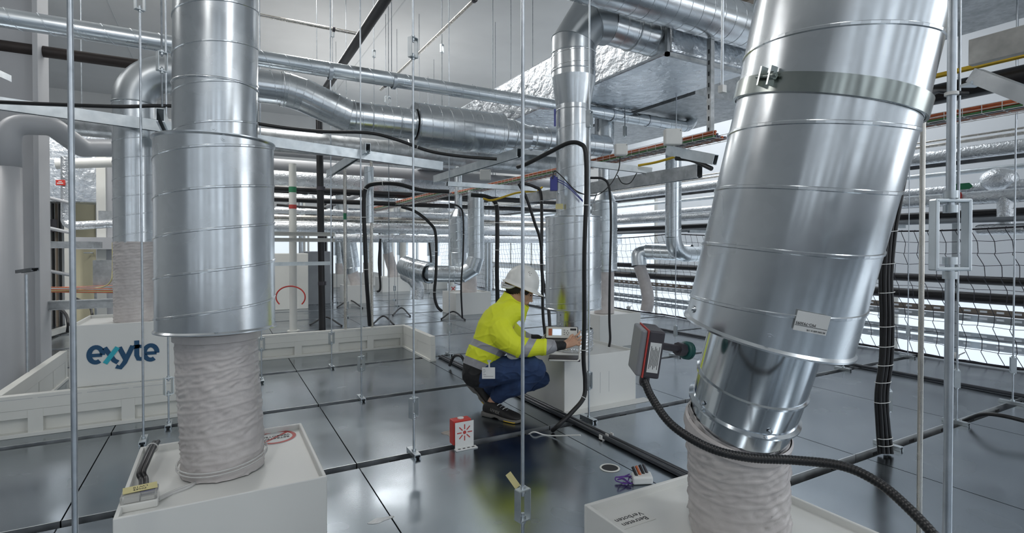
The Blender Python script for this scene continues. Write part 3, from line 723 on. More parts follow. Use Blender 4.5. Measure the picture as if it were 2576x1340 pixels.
part('slot_row', m, 'ink', pv)
t = thing('hanger_rod', (q.x + .1, 2.9, 2), 'rod hanging left of the clamp on the leaning duct', 'rod'); a = at(1817, 215, 2.2); part('rod', MB().cyl(a, (a.x, a.y, Z5), .006, 12), 'rod_metal', t)
part('end_bracket', MB().box(a.x - .012, a.x + .012, a.y - .012, a.y + .012, a.z - .03, a.z), 'white_tie', t)

# duct dropping from the foil duct to a rear box
def unit(cx, cy, label, R=.125, Rs=.17, h0=.37, fl=.45, sil=(1.0, 1.6), top=2.7, red=None, tilt=(0, 0), w_=.3, group=None, box=True):
    if box: white_box(cx - w_, cx + w_, cy - w_, cy + w_, 0, h0, 'white box under ' + label, group=group and 'far white boxes')
    b = V((cx, cy, h0 - .018)); t_ = V((tilt[0], tilt[1], 0))
    Q, m = flex([b, b + V((0, 0, fl * .33)), b + t_ * .5 + V((0, 0, fl * .66)), b + t_ + V((0, 0, fl + .02))], R, '', '', seg=48, step=.012, seed=cx)
    part('flexible_hose', m, 'flex_fabric', origin=b, label='beige flexible hose below ' + label, cat='flexible hose', group=group and 'far flexible hoses')
    d = thing('vertical_duct', b + t_ + V((0, 0, fl)), label, 'duct', group); c = b + t_ + V((0, 0, fl)); sl = t_ / fl
    up = (V((0, 0, 1)) + sl * .6).normalized()
    m = MB(); duct(m, [c, c + up * (sil[0] - c.z)], R * .98, .12, 36); part('duct_pipe', m, 'galv_far', d)
    m = MB(); duct(m, [c + up * (sil[1] - c.z), c + up * (top - c.z)], R * (red or .98), .14, 36); part('duct_pipe', m, 'galv_far', d)
    if sil[1] > sil[0]:
        m = MB(); silencer(m, c + up * (sil[0] - c.z), c + up * (sil[1] - c.z), Rs, R * .8, .13, 40); part('silencer', m, 'galv_far', d)
    return d
d = unit(4.02, 4.97, 'the grey duct directly right of the tall black cable', .118, .152, .37, .47, (.86, 1.66), 1.9, .58)
m = MB(); reducer(m, (4.02, 4.97, 1.66), (4.02, 4.97, 1.86), .13, .07, 40); duct(m, [(4.02, 4.97, 1.82), (4.02, 4.97, 2.30)], .068, .1, 32); reducer(m, (4.02, 4.97, 2.28), (4.02, 4.97, 2.40), .07, .125, 40); duct(m, [(4.02, 4.97, 2.38), (4.02, 4.97, 2.70)], .115, .12, 40); part('reducer', m, 'galv_far', d)
# F duct with elbow beyond the leaning duct
q = at(1694, 450, 6.75); F0 = V((q.x, q.y, 0)); zb = zat(F0, 596)
Fd = thing('vertical_duct', (q.x, q.y, zb), 'slim spiral duct with bottom elbow seen left of the leaning duct', 'duct')
m = MB(); duct(m, [(q.x, q.y, zb), (q.x, q.y, 2.75)], .099, .18, 40); part('duct_pipe', m, 'galv_far', Fd)
m = MB().tube([V((q.x + .22 - .22 * math.cos(t), q.y, zb - .22 * math.sin(t))) for t in [math.pi / 2 * k / 10 for k in range(11)]], .101, 36, False); part('elbow', m, 'galv_far', Fd)
q2 = V((q.x + .22, q.y, zb - .22)); m = MB(); duct(m, [q2, q2 + V((.6, 0, 0))], .099, .12, 36); part('duct_pipe', m, 'galv_far', Fd)
# G duct with hose going down to the floor
g0, g1 = at(1628, 632, 7.6), at(1740, 636, 7.2); gl = onz(1625, 800)
Gd = thing('horizontal_duct', g0, 'short horizontal duct with elbow behind the slim vertical duct', 'duct')
m = MB(); duct(m, [g0, g1], .112, .12, 40); bead(m, g0, g1 - g0, .112, .006); bead(m, g0.lerp(g1, .2), g1 - g0, .112, .006); part('duct_pipe', m, 'galv_far', Gd)
h0 = at(1608, 668, 7.6); part('elbow', MB().tube(catmull([g0, at(1608, 640, 7.62), h0], 6), .105, 36, False), 'galv_far', Gd)
Q, m = flex([h0, at(1622, 710, 7.55), at(1630, 750, 7.5), at(1626, 782, 7.5)], .085, '', '', seg=40, step=.011, seed=3)
part('flexible_hose', m, 'flex_fabric', origin=h0, label='slim grey flexible hose curving down before the safety net', cat='flexible hose')
# second small duct hanging left in front of the leaning one
# mid background U shaped duct
def P3(px, py, d): return at(px, py, d)
dU = 8.3
U = thing('silencer_duct', P3(1150, 640, dU), 'upright silencer left of the curved duct behind the crouching person', 'duct')
s0, s1 = P3(1155, 636, dU), P3(1153, 548, dU)
m = MB(); silencer(m, s0, s1, .155, .1, .13, 40); part('silencer', m, 'galv_far', U)
m = MB(); duct(m, [P3(1156, 672, dU), s0], .12, .1, 36); part('duct_pipe', m, 'galv_far', U)
m = MB(); reducer(m, s1, s1 + V((0, 0, .16)), .13, .06, 36); duct(m, [s1 + V((0, 0, .14)), s1 + V((0, 0, 1.4))], .06, .12, 24); part('duct_pipe', m, 'galv_far', U)
U2 = thing('curved_duct', P3(1195, 640, 7.9), 'curved spiral duct bending below the silencer behind the crouching person', 'duct')
m = MB(); duct(m, [P3(1197, 480, 7.9), P3(1197, 648, 7.9), P3(1188, 675, 7.9), P3(1165, 689, 7.9), P3(1080, 688, 7.9)], .122, .13, 40); part('duct_pipe', m, 'galv_far', U2)
m = MB(); bead(m, P3(1145, 689, 7.9), RT, .124, .008); bead(m, P3(1092, 688, 7.9), RT, .124, .008); silencer(m, P3(1082, 686, 7.9), P3(1046, 678, 8.1), .155, .11, .1, 40); duct(m, [P3(1046, 678, 8.1), P3(1018, 668, 8.3)], .15, .1, 36); part('silencer', m, 'galv_far', U2)
Q, m = flex([P3(1018, 690, 8.3), P3(1040, 705, 8.2), P3(1052, 725, 8.2), P3(1050, 752, 8.2)], .09, '', '', seg=40, step=.012, seed=5, wr=2)
part('flexible_hose', m, 'foil_fine', origin=P3(1050, 752, 8.2), label='silvery flexible hose curving down from the curved duct to the floor', cat='flexible hose')
q = onz(1202, 790); white_box(q.x - .40, q.x + .25, q.y + .0, q.y + .6, 0, .37, 'white box behind the back of the crouching person')
qb = V((q.x - .02, q.y + .3, .352)); Q, m = flex([qb, qb + V((0, 0, .1)), qb + V((0, 0, .2)), qb + V((-.03, 0, .3))], .13, '', '', seg=48, step=.01, seed=8)
part('flexible_hose', m, 'flex_fabric', origin=qb, label='short grey flexible hose on the box behind the crouching person', cat='flexible hose')
# further units
def ug(px, py): p = onz(px, py); return p.x, p.y + .3
x, y = ug(903, 764); unit(x, y, 'the slightly leaning bright duct far behind the far white curb', .11, .165, .37, .25, (.72, 1.45), 2.2, tilt=(-.06, 0), w_=.26)
x, y = ug(996, 733); unit(x, y, 'the duct with long hose far behind, left of the curved duct', .13, .16, .37, .62, (1.1, 1.1), 1.9, tilt=(-.12, 0), w_=.36)
for k, (px, py) in enumerate([(1100, 727), (1020, 716), (930, 718), (860, 722)]):
    x, y = ug(px, py); unit(x, y, 'a far duct of the plant room standing before the daylight wall', .12, .17, .37, .3, (.9, 1.5), 2.3, group='far upright ducts')
# ---------------- background pipework ----------------
def xp(px0, px1, py, Y, r, mat, label, group=None, pyref=None, dz=0.0, **k):   # pipe running along X at depth row Y
    a = onY(px0, 622, Y); b_ = onY(px1, 622, Y); z = onY(pyref or (px0 + px1) / 2, py, Y).z
    return pipe([(a.x, Y, z), (b_.x, Y, z + dz)], r, mat, label, group, **k)
def xbeam(px0, px1, py, Y, w_, h_, mat, label, pyref=None, name='steel_beam', cat='beam', group=None):
    a = onY(px0, 622, Y); b_ = onY(px1, 622, Y); z = onY(pyref or (px0 + px1) / 2, py, Y).z
    m = MB(); t = h_ * .12
    m.box(a.x, b_.x, Y - w_ / 2, Y + w_ / 2, z + h_ / 2 - t, z + h_ / 2).box(a.x, b_.x, Y - w_ / 2, Y + w_ / 2, z - h_ / 2, z - h_ / 2 + t).box(a.x, b_.x, Y - .01, Y + .01, z - h_ / 2 + t, z + h_ / 2 - t)
    return part(name, m, mat, origin=(a.x, Y, z), label=label, cat=cat, group=group)
def yp(px, py, X, r, mat, label, y0=-1.5, y1=17.8, **k):   # pipe running along Y, seen at px,py
    z = onX(px, py, X).z; return pipe([(X, y0, z), (X, y1, z)], r, mat, label, **k)
# overhead dark and steel pipes
xp(-60, 352, 138, 6.0, .048, 'pipe_brown', 'dark brown pipe under the ceiling at the upper left, below the slim spiral duct', pyref=170)
q = onY(905, 80, 2.0)
px_ = onz(805, 832); zt_ = 3.13
pz = [(px_.x - .02, 1.2, zt_), (px_.x, px_.y, zt_), (px_.x + .03, px_.y, .0)]
pp = pipe(pz, .045, 'pipe_black', 'black drain pipe running under the ceiling then dropping to the far curb', rad=.22, seg=24)
for yy, lb in ((3.5, 0), (6.2, 0)): part('pipe_clamp', MB().lathe((px_.x - .01, yy, zt_), (0, 1, 0), [(0, .045), (0, .053), (.025, .053), (.025, .045)], 24), 'rod_metal', pp)
for zz in (1.9, .62): part('pipe_clamp', MB().lathe((px_.x + .01 + (zt_ - zz) * .008, px_.y, zz), (0, 0, 1), [(0, .045), (0, .056), (.05, .056), (.05, .045)], 24), 'dark_plastic', pp)
X_ = onz(1120, 70, 3.9).x
sp_ = pipe([(X_, 2.5, 3.9), (X_, 9.3, 3.9)], .021, 'steel_tube', 'slim stainless pipe running diagonally up to the top edge under the ceiling')
for yy in (5.4, 9.0): part('pipe_clamp', MB().lathe((X_, yy, 3.9), (0, 1, 0), [(0, .021), (0, .033), (.03, .033), (.03, .021)], 20), 'dark_plastic', sp_)
Yq = onz(780, 62, 3.9).y
sp2 = pipe([(onY(640, 0, Yq).x - 1.5, Yq, 3.9), (onY(905, 0, Yq).x, Yq, 3.9)], .021, 'steel_tube', 'slim stainless pipe ending at the black drain pipe under the ceiling')
part('pipe_clamp', MB().lathe((onY(836, 0, Yq).x, Yq, 3.9), (1, 0, 0), [(0, .021), (0, .033), (.03, .033), (.03, .021)], 20), 'dark_plastic', sp2)
# struts on the hangers
def strut(p0, p1, label, h_=.075, w_=.041, mat='zinc_bracket', flip=1): return part('strut_channel', MB().chan(p0, p1, w_, h_, .003, flip=flip), mat, origin=p0, label=label, cat='channel')
a, b_ = at(-60, 252, 3.14), at(1112, 418, 4.75); strut(a, b_, 'long galvanised channel crossing from the left edge behind the large left duct')
def ystrut(px, py, d, L, label, **k): p = at(px, py, d); return strut(p, p + V((0, L, 0)), label, **k)
ystrut(403, 289, 3.0, .9, 'short galvanised channel with open end left of the large left duct')
ystrut(926, 372, 4.25, 1.75, 'galvanised cross channel with open end hanging under the long cable, centre left')
ystrut(1306, 384, 4.3, 1.9, 'galvanised cross channel with open end left of the centre duct')
ystrut(1760, 430, 3.9, 2.6, 'grey heavy channel below the cable tray right of the centre duct', h_=.10, w_=.06, mat='galv_dull')
a = at(1125, 462, 5.3); strut(a, (onY(1400, 0, a.y).x, a.y, a.z), 'thin pale channel under the cable tray left of the centre duct', h_=.045)
a = at(1484, 412, 4.45); b_ = at(1640, 430, 4.35); strut(a, b_, 'pale channel crossing below the cable tray, right of the centre duct', h_=.05)
a = at(1680, 378, 4.0); b_ = at(1800, 402, 3.6); strut(a, b_, 'pale bracket channel under the cable tray beside the leaning duct', h_=.07)
a = at(2452, 190, 2.35); b_ = at(2640, 262, 2.1); strut(a, b_, 'bright galvanised channel at the upper right edge', h_=.06, w_=.06, mat='galv')
part('end_bracket', MB().obox(at(2448, 212, 2.36), RT * .035, FH * .03, V((0, 0, .006))), 'zinc_bracket', origin=at(2448, 212, 2.36), label='small zinc bracket at the end of the upper right channel', cat='bracket')
wd = onX(2440, 134, 3.55)
part('wooden_plank', MB().box(3.53, 3.58, 1.0, wd.y, wd.z - .068, wd.z + .068), 'wood_grey', origin=wd, label='weathered grey wooden plank on edge at the upper right', cat='plank', bevel=.003)
# wire mesh cable trays
def tray(X, z, y0, y1, label, w_=.20, h_=.055, st=.10):
    t = thing('cable_tray', (X, y0, z), label, 'cable tray'); m = MB(); n = int((y1 - y0) / st)
    for k in range(n + 1):
        y = y0 + st * k; m.tube([(X - w_ / 2, y, z + h_), (X - w_ / 2, y, z), (X + w_ / 2, y, z), (X + w_ / 2, y, z + h_)], .0023, 5)
    for x, zz in ((-w_ / 2, h_), (-w_ / 2, h_ * .5), (-w_ / 2, 0), (-w_ / 4, 0), (0, 0), (w_ / 4, 0), (w_ / 2, 0), (w_ / 2, h_)): m.cyl((X + x, y0, z + zz), (X + x, y1, z + zz), .0023, 5)
    part('wire_mesh', m, 'white_tie', t)
    random.seed(int(X * 10))
    for k, (mt, xx, zz, r) in enumerate((('orange_cable', -.075, .046, .010), ('orange_cable', -.078, .030, .010), ('green_cable', -.082, .015, .008), ('grey_cable', -.06, .012, .009), ('grey_cable', -.03, .012, .012), ('orange_cable', 0, .014, .012), ('grey_cable', .03, .012, .010), ('orange_cable', .06, .012, .010), ('grey_cable', -.05, .032, .010))):
        P = [(X + xx + .004 * math.sin(y * 3 + k), y, z + zz + .003 * math.sin(y * 5 + 2 * k)) for y in [y0 + (y1 - y0) * i / 30 for i in range(31)]]
        nm = {'orange_cable': 'orange', 'green_cable': 'green', 'grey_cable': 'grey'}[mt]
        part('cable', MB().tube(P, r, 6), mt, origin=P[0], label=nm + ' cable lying in the ' + label, cat='cable', group=nm + ' cables in the ' + label)
tray(3.36, 1.955, 2.75, 9.5, 'wire mesh tray right of the centre duct')
tray(2.55, 1.80, 6.2, 11.5, 'wire mesh tray far left of the centre duct')
tray(4.35, 1.98, -.2, 3.2, 'wire mesh tray at the upper right edge')
# junction boxes on the tray
for px, py, d, s, lb in ((1562, 377, 3.85, .045, 'grey plastic socket box on the tray above the thin wire'), (1692, 345, 3.85, .062, 'white plastic box on the tray beside the leaning duct'), (1221, 440, 5.8, .06, 'small grey box on the tray behind the rods')):
    c = at(px, py, d); o = part('junction_box', MB().obox(c, RT * s, FH * .03, V((0, 0, s * .95))), 'white_plastic', origin=c, label=lb, cat='box', bevel=.01)
    part('cover_screw', MB().cyl(c - FH * .030 + RT * s * .8 + V((0, 0, s * .7)), c - FH * .032 + RT * s * .8 + V((0, 0, s * .7)), .004, 8), 'grey_plastic', o)
def lbl(px, py, d, w_, h_, mat, label, rot=0, name='label_plate'):
    c = at(px, py, d); e = RT * math.cos(rot) + V((0, 0, 1)) * math.sin(rot); f_ = V((0, 0, 1)) * math.cos(rot) - RT * math.sin(rot)
    return part(name, MB().obox(c, e * w_ / 2, f_ * h_ / 2, FH * .0015), mat, origin=c, label=label, cat='label')
# actuators on the centre duct
ac = thing('actuator', at(1397, 470, 3.85), 'blue actuator with wires mounted on the centre duct above its silencer', 'actuator')
m = MB(); c = at(1393, 463, 3.90); m.obox(c, RT * .026, FH * .03, V((0, 0, .050))); m.obox(c + V((0, 0, .05)), RT * .012, FH * .02, V((0, 0, .012))); part('housing', m, 'blue_plastic', ac, bevel=.004)
part('bracket', MB().obox(c + RT * .034, RT * .003, FH * .03, V((0, 0, .07))), 'zinc_bracket', ac)
for k in range(2): part('control_tube', MB().tube(catmull([at(1402, 450 + 5 * k, 3.87), at(1425, 462 + 6 * k, 3.85), at(1445, 482 + 4 * k, 3.85), at(1466, 504 + 3 * k, 3.9)], 6), .0035, 6), 'blue_plastic', ac)
lb = lbl(1407, 519, 3.93, .055, .04, 'yellow_paper', 'yellow note with handwriting on the centre duct above its silencer', name='paper_note')
lbl(1396, 296, 4.0, .014, .13, 'blue_plastic', 'narrow blue strip label on the upper centre duct')
ac2 = thing('actuator', onY(1645, 322, 5.75), 'small blue actuator under the slim spiral duct, right of the centre duct', 'actuator')
c = onY(1645, 322, 5.72); part('housing', MB().obox(c, RT * .05, FH * .03, V((0, 0, .022))), 'dark_plastic', ac2, bevel=.004); part('control_tube', MB().tube(catmull([c + V((0, 0, .02)), c + RT * .05 + V((0, 0, .10)), c + RT * .03 + V((0, 0, .17)), c - RT * .04 + V((0, 0, .18))], 6), .006, 8), 'blue_plastic', ac2)
# rows of pipes in the far middle
rows_ = [(650, 1420, 372, 6.9, .13, 'galv_far', 'far dull spiral duct behind the long galvanised channel', 1), (640, 1480, 398, 8.3, .06, 'pipe_grey', 'grey painted pipe behind the long galvanised channel', 0), (640, 1500, 428, 8.8, .09, 'pipe_grey', 'thick grey painted pipe above the black twin pipes', 0),
         (640, 1500, 456, 9.6, .16, 'foil_fine', 'thick foil wrapped pipe behind the upper black pipe', 0), (690, 1500, 484, 8.0, .044, 'pipe_black', 'upper one of the two black pipes in the far middle', 0), (690, 1500, 509, 8.2, .036, 'pipe_black', 'lower one of the two black pipes in the far middle', 0),
         (600, 1500, 536, 10.0, .05, 'foil_fine', 'foil wrapped pipe just below the black twin pipes', 0), (600, 1500, 552, 9.0, .05, 'steel_tube', 'stainless pipe below the black twin pipes', 0), (600, 1560, 574, 9.4, .085, 'foil_fine', 'thick bright foil wrapped pipe above the pale beam', 0),
         (840, 1560, 599, 10.0, .075, 'foil_fine', 'bright foil wrapped pipe just above eye level in the far middle', 0)]
for x0, x1, py, Y, r, mt, lb, sp in rows_:
    if sp: spiral([(onY(x0 - 500, 0, Y).x, Y, onY(900, py, Y).z), (onY(x1, 0, Y).x, Y, onY(900, py, Y).z)], r, lb, .2, 'galv_dull')
    else: xp(x0, x1, py, Y, r, mt, lb, pyref=900)
xbeam(600, 842, 588, 7.4, .10, .05, 'white_frame', 'pale steel beam behind the large left duct, far middle', name='steel_beam'); xbeam(600, 842, 603, 7.42, .10, .05, 'white_frame', 'lower pale steel beam behind the large left duct')
xbeam(660, 832, 663, 7.0, .04, .045, 'zinc_bracket', 'short galvanised rail crossing the white post at mid height')
random.seed(21)
for k in range(20):
    Y = random.uniform(10.5, 16.5); z = random.uniform(1.5, 2.36); r = random.choice((.025, .035, .05, .07, .09)); mt = random.choice(('foil_fine', 'galv_far', 'pipe_grey', 'foil_fine', 'white_plastic', 'pipe_black', 'galv_dull'))
    x0 = random.uniform(-2, 2); x1 = x0 + random.uniform(2.5, 6); kind = {'foil_fine': 'foil wrapped', 'galv_far': 'bright metal', 'pipe_grey': 'grey painted', 'white_plastic': 'white', 'pipe_black': 'black', 'galv_dull': 'dull galvanised'}[mt]
    pipe([(x0, Y, z), (min(x1, 6.3), Y, z)], r, mt, 'far ' + kind + ' pipe among the crowded pipework at the back', 'far ' + kind + ' pipes', seg=14)
for k in range(16):
    X = random.uniform(-.5, 6.0); z = random.uniform(1.7, 2.36); r = random.choice((.03, .045, .07)); mt = random.choice(('foil_fine', 'galv_far', 'pipe_grey', 'galv_dull')); y0 = random.uniform(9.5, 13)
    kind = {'foil_fine': 'foil wrapped', 'galv_far': 'bright metal', 'pipe_grey': 'grey painted', 'galv_dull': 'dull galvanised'}[mt]
    pipe([(X, y0, z), (X, 17.5, z)], r, mt, 'far ' + kind + ' pipe running lengthwise at the back of the room', 'far lengthwise ' + kind + ' pipes', seg=14)
for k in range(18):   # short far uprights between floor and the pipe level
    X = random.uniform(.4, 6.0); Y = random.uniform(11, 17); r = random.choice((.03, .05, .08)); mt = random.choice(('white_frame', 'galv_far', 'pipe_black', 'white_frame'))
    kind = {'white_frame': 'white', 'galv_far': 'bright metal', 'pipe_black': 'black'}[mt]
    pipe([(X, Y, 0), (X, Y, random.uniform(2.2, 3.2))], r, mt, 'far ' + kind + ' upright pipe standing before the daylight wall', 'far ' + kind + ' uprights', seg=14)
# cabinets and white post middle left
cbx = onz(735, 778); part('steel_cabinet', MB().box(cbx.x - .45, cbx.x + .28, cbx.y, cbx.y + .5, 0, 1.02), 'white_frame', origin=cbx, label='pale cabinet behind the white post left of the black drain pipe', cat='cabinet', bevel=.01)
cbx = onz(808, 765); cabn = part('steel_cabinet', MB().box(cbx.x - .32, cbx.x + .18, cbx.y, cbx.y + .5, 0, 1.05), 'steel_grey', origin=cbx, label='darker grey cabinet behind the black drain pipe', cat='cabinet', bevel=.01)
pw = onz(738, 834); pst = thing('white_post', (pw.x, pw.y, 0), 'white round post with red label beside the large left duct', 'post')
part('post', MB().cyl((pw.x, pw.y, 0), (pw.x, pw.y, zat(pw, 412)), .048, 24), 'white_frame', pst); part('post_foot', MB().cyl((pw.x, pw.y, 0), (pw.x, pw.y, .02), .08, 24), 'white_frame', pst)
for (py0, py1, mt, nm) in ((515, 525, 'red_print', 'red_label'), (470, 484, 'green_print', 'star_label')):
    part(nm, MB().lathe((pw.x, pw.y, zat(pw, py1)), (0, 0, 1), [(0, .0485), (.0, .0495), (zat(pw, py0) - zat(pw, py1), .0495), (zat(pw, py0) - zat(pw, py1), .0485)], 24), mt, pst)
rc = at(731, 747, 6.9); R_ = .19; part('red_hose', MB().tube([rc + RT * (R_ * math.cos(t)) + V((0, 0, R_ * .75 * math.sin(t))) for t in [math.radians(-40 + 260 * i / 30) for i in range(31)]], .009, 8), 'red_plastic', origin=rc, label='red hose arching up behind the white post', cat='hose')
for px, lb in ((868, 'left one of two slim stainless uprights on the far white curb'), (935, 'right one of two slim stainless uprights on the far white curb')):
    p = onY(px, 622, 5.86); o = part('steel_tube', MB().cyl((p.x, p.y, .25), (p.x, p.y, zat(p, 385)), .016, 14), 'steel_tube', origin=(p.x, p.y, .25), label=lb, cat='tube')
    part('marker', MB().cyl((p.x, p.y, zat(p, 552)), (p.x, p.y, zat(p, 536)), .0165, 14), 'green_print', o)
for px, py0, py1, d in ((928, 460, 560, 5.6),):
    m = MB(); duct(m, [at(px, py1, d), at(px, 420, d)], .05, .12, 24); part('spiral_duct', m, 'galv_far', origin=at(px, py1, d), label='thin metal conduit behind the bend of the black cable bundle', cat='duct')
# right wall pipework beyond the net
yp(2450, 383, 7.0, .075, 'foil_fine', 'foil wrapped pipe high on the right wall, below the upper tray')
part('slotted_rail', MB().box(6.88, 6.92, -1, 17, onX(2450, 405, 6.9).z - .02, onX(2450, 405, 6.9).z + .02), 'channel_dark', origin=(6.9, 3, 2), label='dark slotted rail under the upper foil pipe on the right wall', cat='rail')
yp(2450, 352, 7.2, .018, 'steel_tube', 'thin steel pipe above the upper foil pipe on the right wall'); yp(2450, 340, 7.3, .012, 'steel_tube', 'thinnest steel pipe high on the right wall')
yp(2450, 430, 7.6, .03, 'zinc_bracket', 'pale rail between the foil pipes on the right wall')
yp(2450, 474, 7.4, .060, 'foil_fine', 'foil pipe with green arrow label on the right wall'); yp(2450, 498, 7.0, .070, 'foil_fine', 'foil pipe with red label on the right wall')
yp(2450, 538, 7.1, .045, 'pipe_black', 'upper black pipe on the right wall above the net'); yp(2450, 554, 6.9, .026, 'steel_grey', 'grey steel pipe just under the upper black pipe on the right wall')
yp(2400, 745, 7.1, .058, 'pipe_black', 'thick black pipe seen through the safety net', y1=8.6); yp(2400, 702, 7.7, .050, 'pipe_black', 'thinner black pipe farther behind the safety net', y1=9.2)
zc_ = onX(2500, 577, 6.9).z; yc_ = onX(2466, 577, 6.9).y
fp = part('foil_pipe_end', MB().cyl((6.9, -.5, zc_), (6.9, yc_, zc_), .055, 24).sphere((6.9, yc_, zc_), .055, seg=24), 'foil_fine', origin=(6.9, yc_, zc_), label='capped foil wrapped pipe end near the right edge above the net', cat='pipe')
c = onX(2512, 452, 7.4); part('foil_dome', MB().sphere(c, .13, .17, .13, 20, 12), 'foil_fine', origin=c, label='foil wrapped valve dome on the right wall pipe', cat='valve')
c = onX(2530, 520, 7.0); part('foil_sleeve', MB().cyl(c + V((0, 0, -.28)), c + V((0, 0, .1)), .07, 20), 'foil_fine', origin=c, label='short vertical foil sleeve joining the right wall pipes', cat='pipe')
def arrow(px0, px1, py, X, mt, label, hh=.035):
    a, b_ = onX(px0, py, X), onX(px1, py, X); m = MB(); z = a.z; dy = (b_.y - a.y); t = .004
    pr = [(a.y, z - hh), (a.y, z + hh), (b_.y - dy * .2, z + hh), (b_.y, z), (b_.y - dy * .2, z - hh)]
    m.add([(X - t, y, zz) for y, zz in pr] + [(X, y, zz) for y, zz in pr], [(0, 1, 2, 3, 4), (9, 8, 7, 6, 5)] + [(i, i + 5, (i + 1) % 5 + 5, (i + 1) % 5) for i in range(5)])
    part('arrow_label', m, mt, origin=a, label=label, cat='label')
arrow(2405, 2447, 470, 7.33, 'green_print', 'green arrow shaped label on the right wall foil pipe'); arrow(2407, 2421, 492, 6.92, 'red_print', 'small red label beside the green arrow on the right wall')
for px in (2405, 2050): 
    c = onX(px, 500, 7.9); part('slotted_upright', MB().box(7.88, 7.92, c.y - .03, c.y + .03, -2.9, 3.2), 'zinc_bracket', origin=(7.9, c.y, -2.9), label='slotted zinc upright behind the net, ' + ('near the nearest right rod' if px > 2300 else 'beside the leaning duct'), cat='upright')
for k, (py, mt, lb) in enumerate(((766, 'brown_beam', 'brownish perforated tray seen through the net'), (782, 'galv_far', 'pale perforated tray under the brownish one'), (822, 'zinc_bracket', 'upper one of the lower perforated trays behind the net'), (842, 'galv_far', 'lowest perforated tray seen through the net'))):
    X = 8.2; z = onX(2260, py, X).z; m = MB(); m.box(X, X + .02, -2, 9.8, z - .045, z + .035); s_ = MB()
    m.mi = 1
    for i in range(70): y = -1.5 + i * .16; m.box(X - .003, X, y, y + .07, z - .01, z + .014)
    part('perforated_tray', m, [mt, 'bright_wall'], origin=(X, 3, z), label=lb, cat='tray')
# yellow striped insulation and dark channel top right
z = onX(2400, 180, 4.6).z; m = MB().box(4.58, 4.63, -.5, 2.9, z - .012, z + .012); part('yellow_strip', m, 'yellow_plastic', origin=(4.6, 1, z), label='yellow printed strip along the dark channel at the upper right', cat='strip')
pipe([(4.75, -.5, z - .10), (4.75, 3.0, z - .10)], .075, 'pipe_black', 'thick black insulated pipe below the yellow strip at the upper right')
part('rectangular_duct', MB().box(4.6, 5.6, -1.0, 3.6, 2.95, 3.45), 'galv_dull', origin=(5, 1, 2.95), label='blue grey rectangular duct at the top right corner', cat='duct')
# yellow cable near the far trays
part('cable', MB().tube(catmull([at(1215, 499, 5.8), at(1240, 503, 5.8), at(1300, 485, 5.8), at(1348, 480, 5.8), at(1365, 470, 5.8)], 6), .011, 8), 'yellow_plastic', origin=at(1215, 499, 5.8), label='yellow cable crossing behind the white helmet above the dark bundle', cat='cable')
part('cable', MB().tube(catmull([at(1606, 416, 4.3), at(1650, 408, 4.2), at(1700, 394, 4.1)], 6), .010, 8), 'yellow_plastic', origin=at(1606, 416, 4.3), label='yellow strip cable under the tray beside the leaning duct', cat='cable')
part('cable', MB().tube(catmull([at(1700, 398, 3.9), at(1740, 402, 3.8), at(1790, 424, 3.6)], 6), .016, 8), 'cable_black', origin=at(1700, 398, 3.9), label='black taped cable under the tray beside the leaning duct', cat='cable')
# ---------------- safety net ----------------
XN = 6.40; m = MB(); cell = .125; ny = int(15 / cell); nz_ = 11; ht = 1.32
def npt(i, j):
    y = 1.2 + i * cell + .035 * j * cell / .125 * .6; z = .03 + ht * j / nz_; sag = -.05 * math.sin(math.pi * ((i * cell) % 2.4) / 2.4) * (j / nz_)
    return V((XN + .03 * math.sin(i * .5 + j * .7), y, z + sag))
for i in range(ny + 1):
    P = []
    for j in range(nz_ + 1):
        p = npt(i, j); P += [p + V((0, (.014 if j % 2 else -.014), -.012)), p + V((0, (.014 if j % 2 else -.014) * .4, .012))]
    m.tube(P, .0032, 4, False)
for j in range(nz_ + 1): m.tube([npt(i, j) + V((0, .01 if (i + j) % 2 else -.01, .006 * math.sin(i * 2.3 + j))) for i in range(ny + 1)], .0026, 4, False)
net = thing('safety_net', (XN, 1.2, 0), 'dark rope safety net along the right edge of the floor', 'net')
part('netting', m, 'net_twine', net)
part('edge_rope', MB().tube([npt(i, 0) + V((0, 0, -.01)) for i in range(ny + 1)], .012, 6), 'rope_dark', net); part('edge_rope', MB().tube([npt(i, nz_) for i in range(ny + 1)], .009, 6), 'rope_dark', net)
for i in (10, 29, 48, 67): 
    c = npt(i, 0); part('rope_knot', MB().sphere(c + V((0, 0, .03)), .03, .05, .035, 10, 8).tube([c + V((0, -.03, .03)), c + V((-.02, -.10, .08))], .006, 5), 'white_tie', net)
for k, y in enumerate((3.0, 5.4, 7.8)): xq = XN; part('strut_channel', MB().chan((5.9, y, .9 if 0 else 1.36), (6.6, y, 1.36), .041, .04), 'zinc_bracket', origin=(5.9, y, 1.36), label='short zinc channel holding the top rope of the safety net', cat='channel', group='net channels')
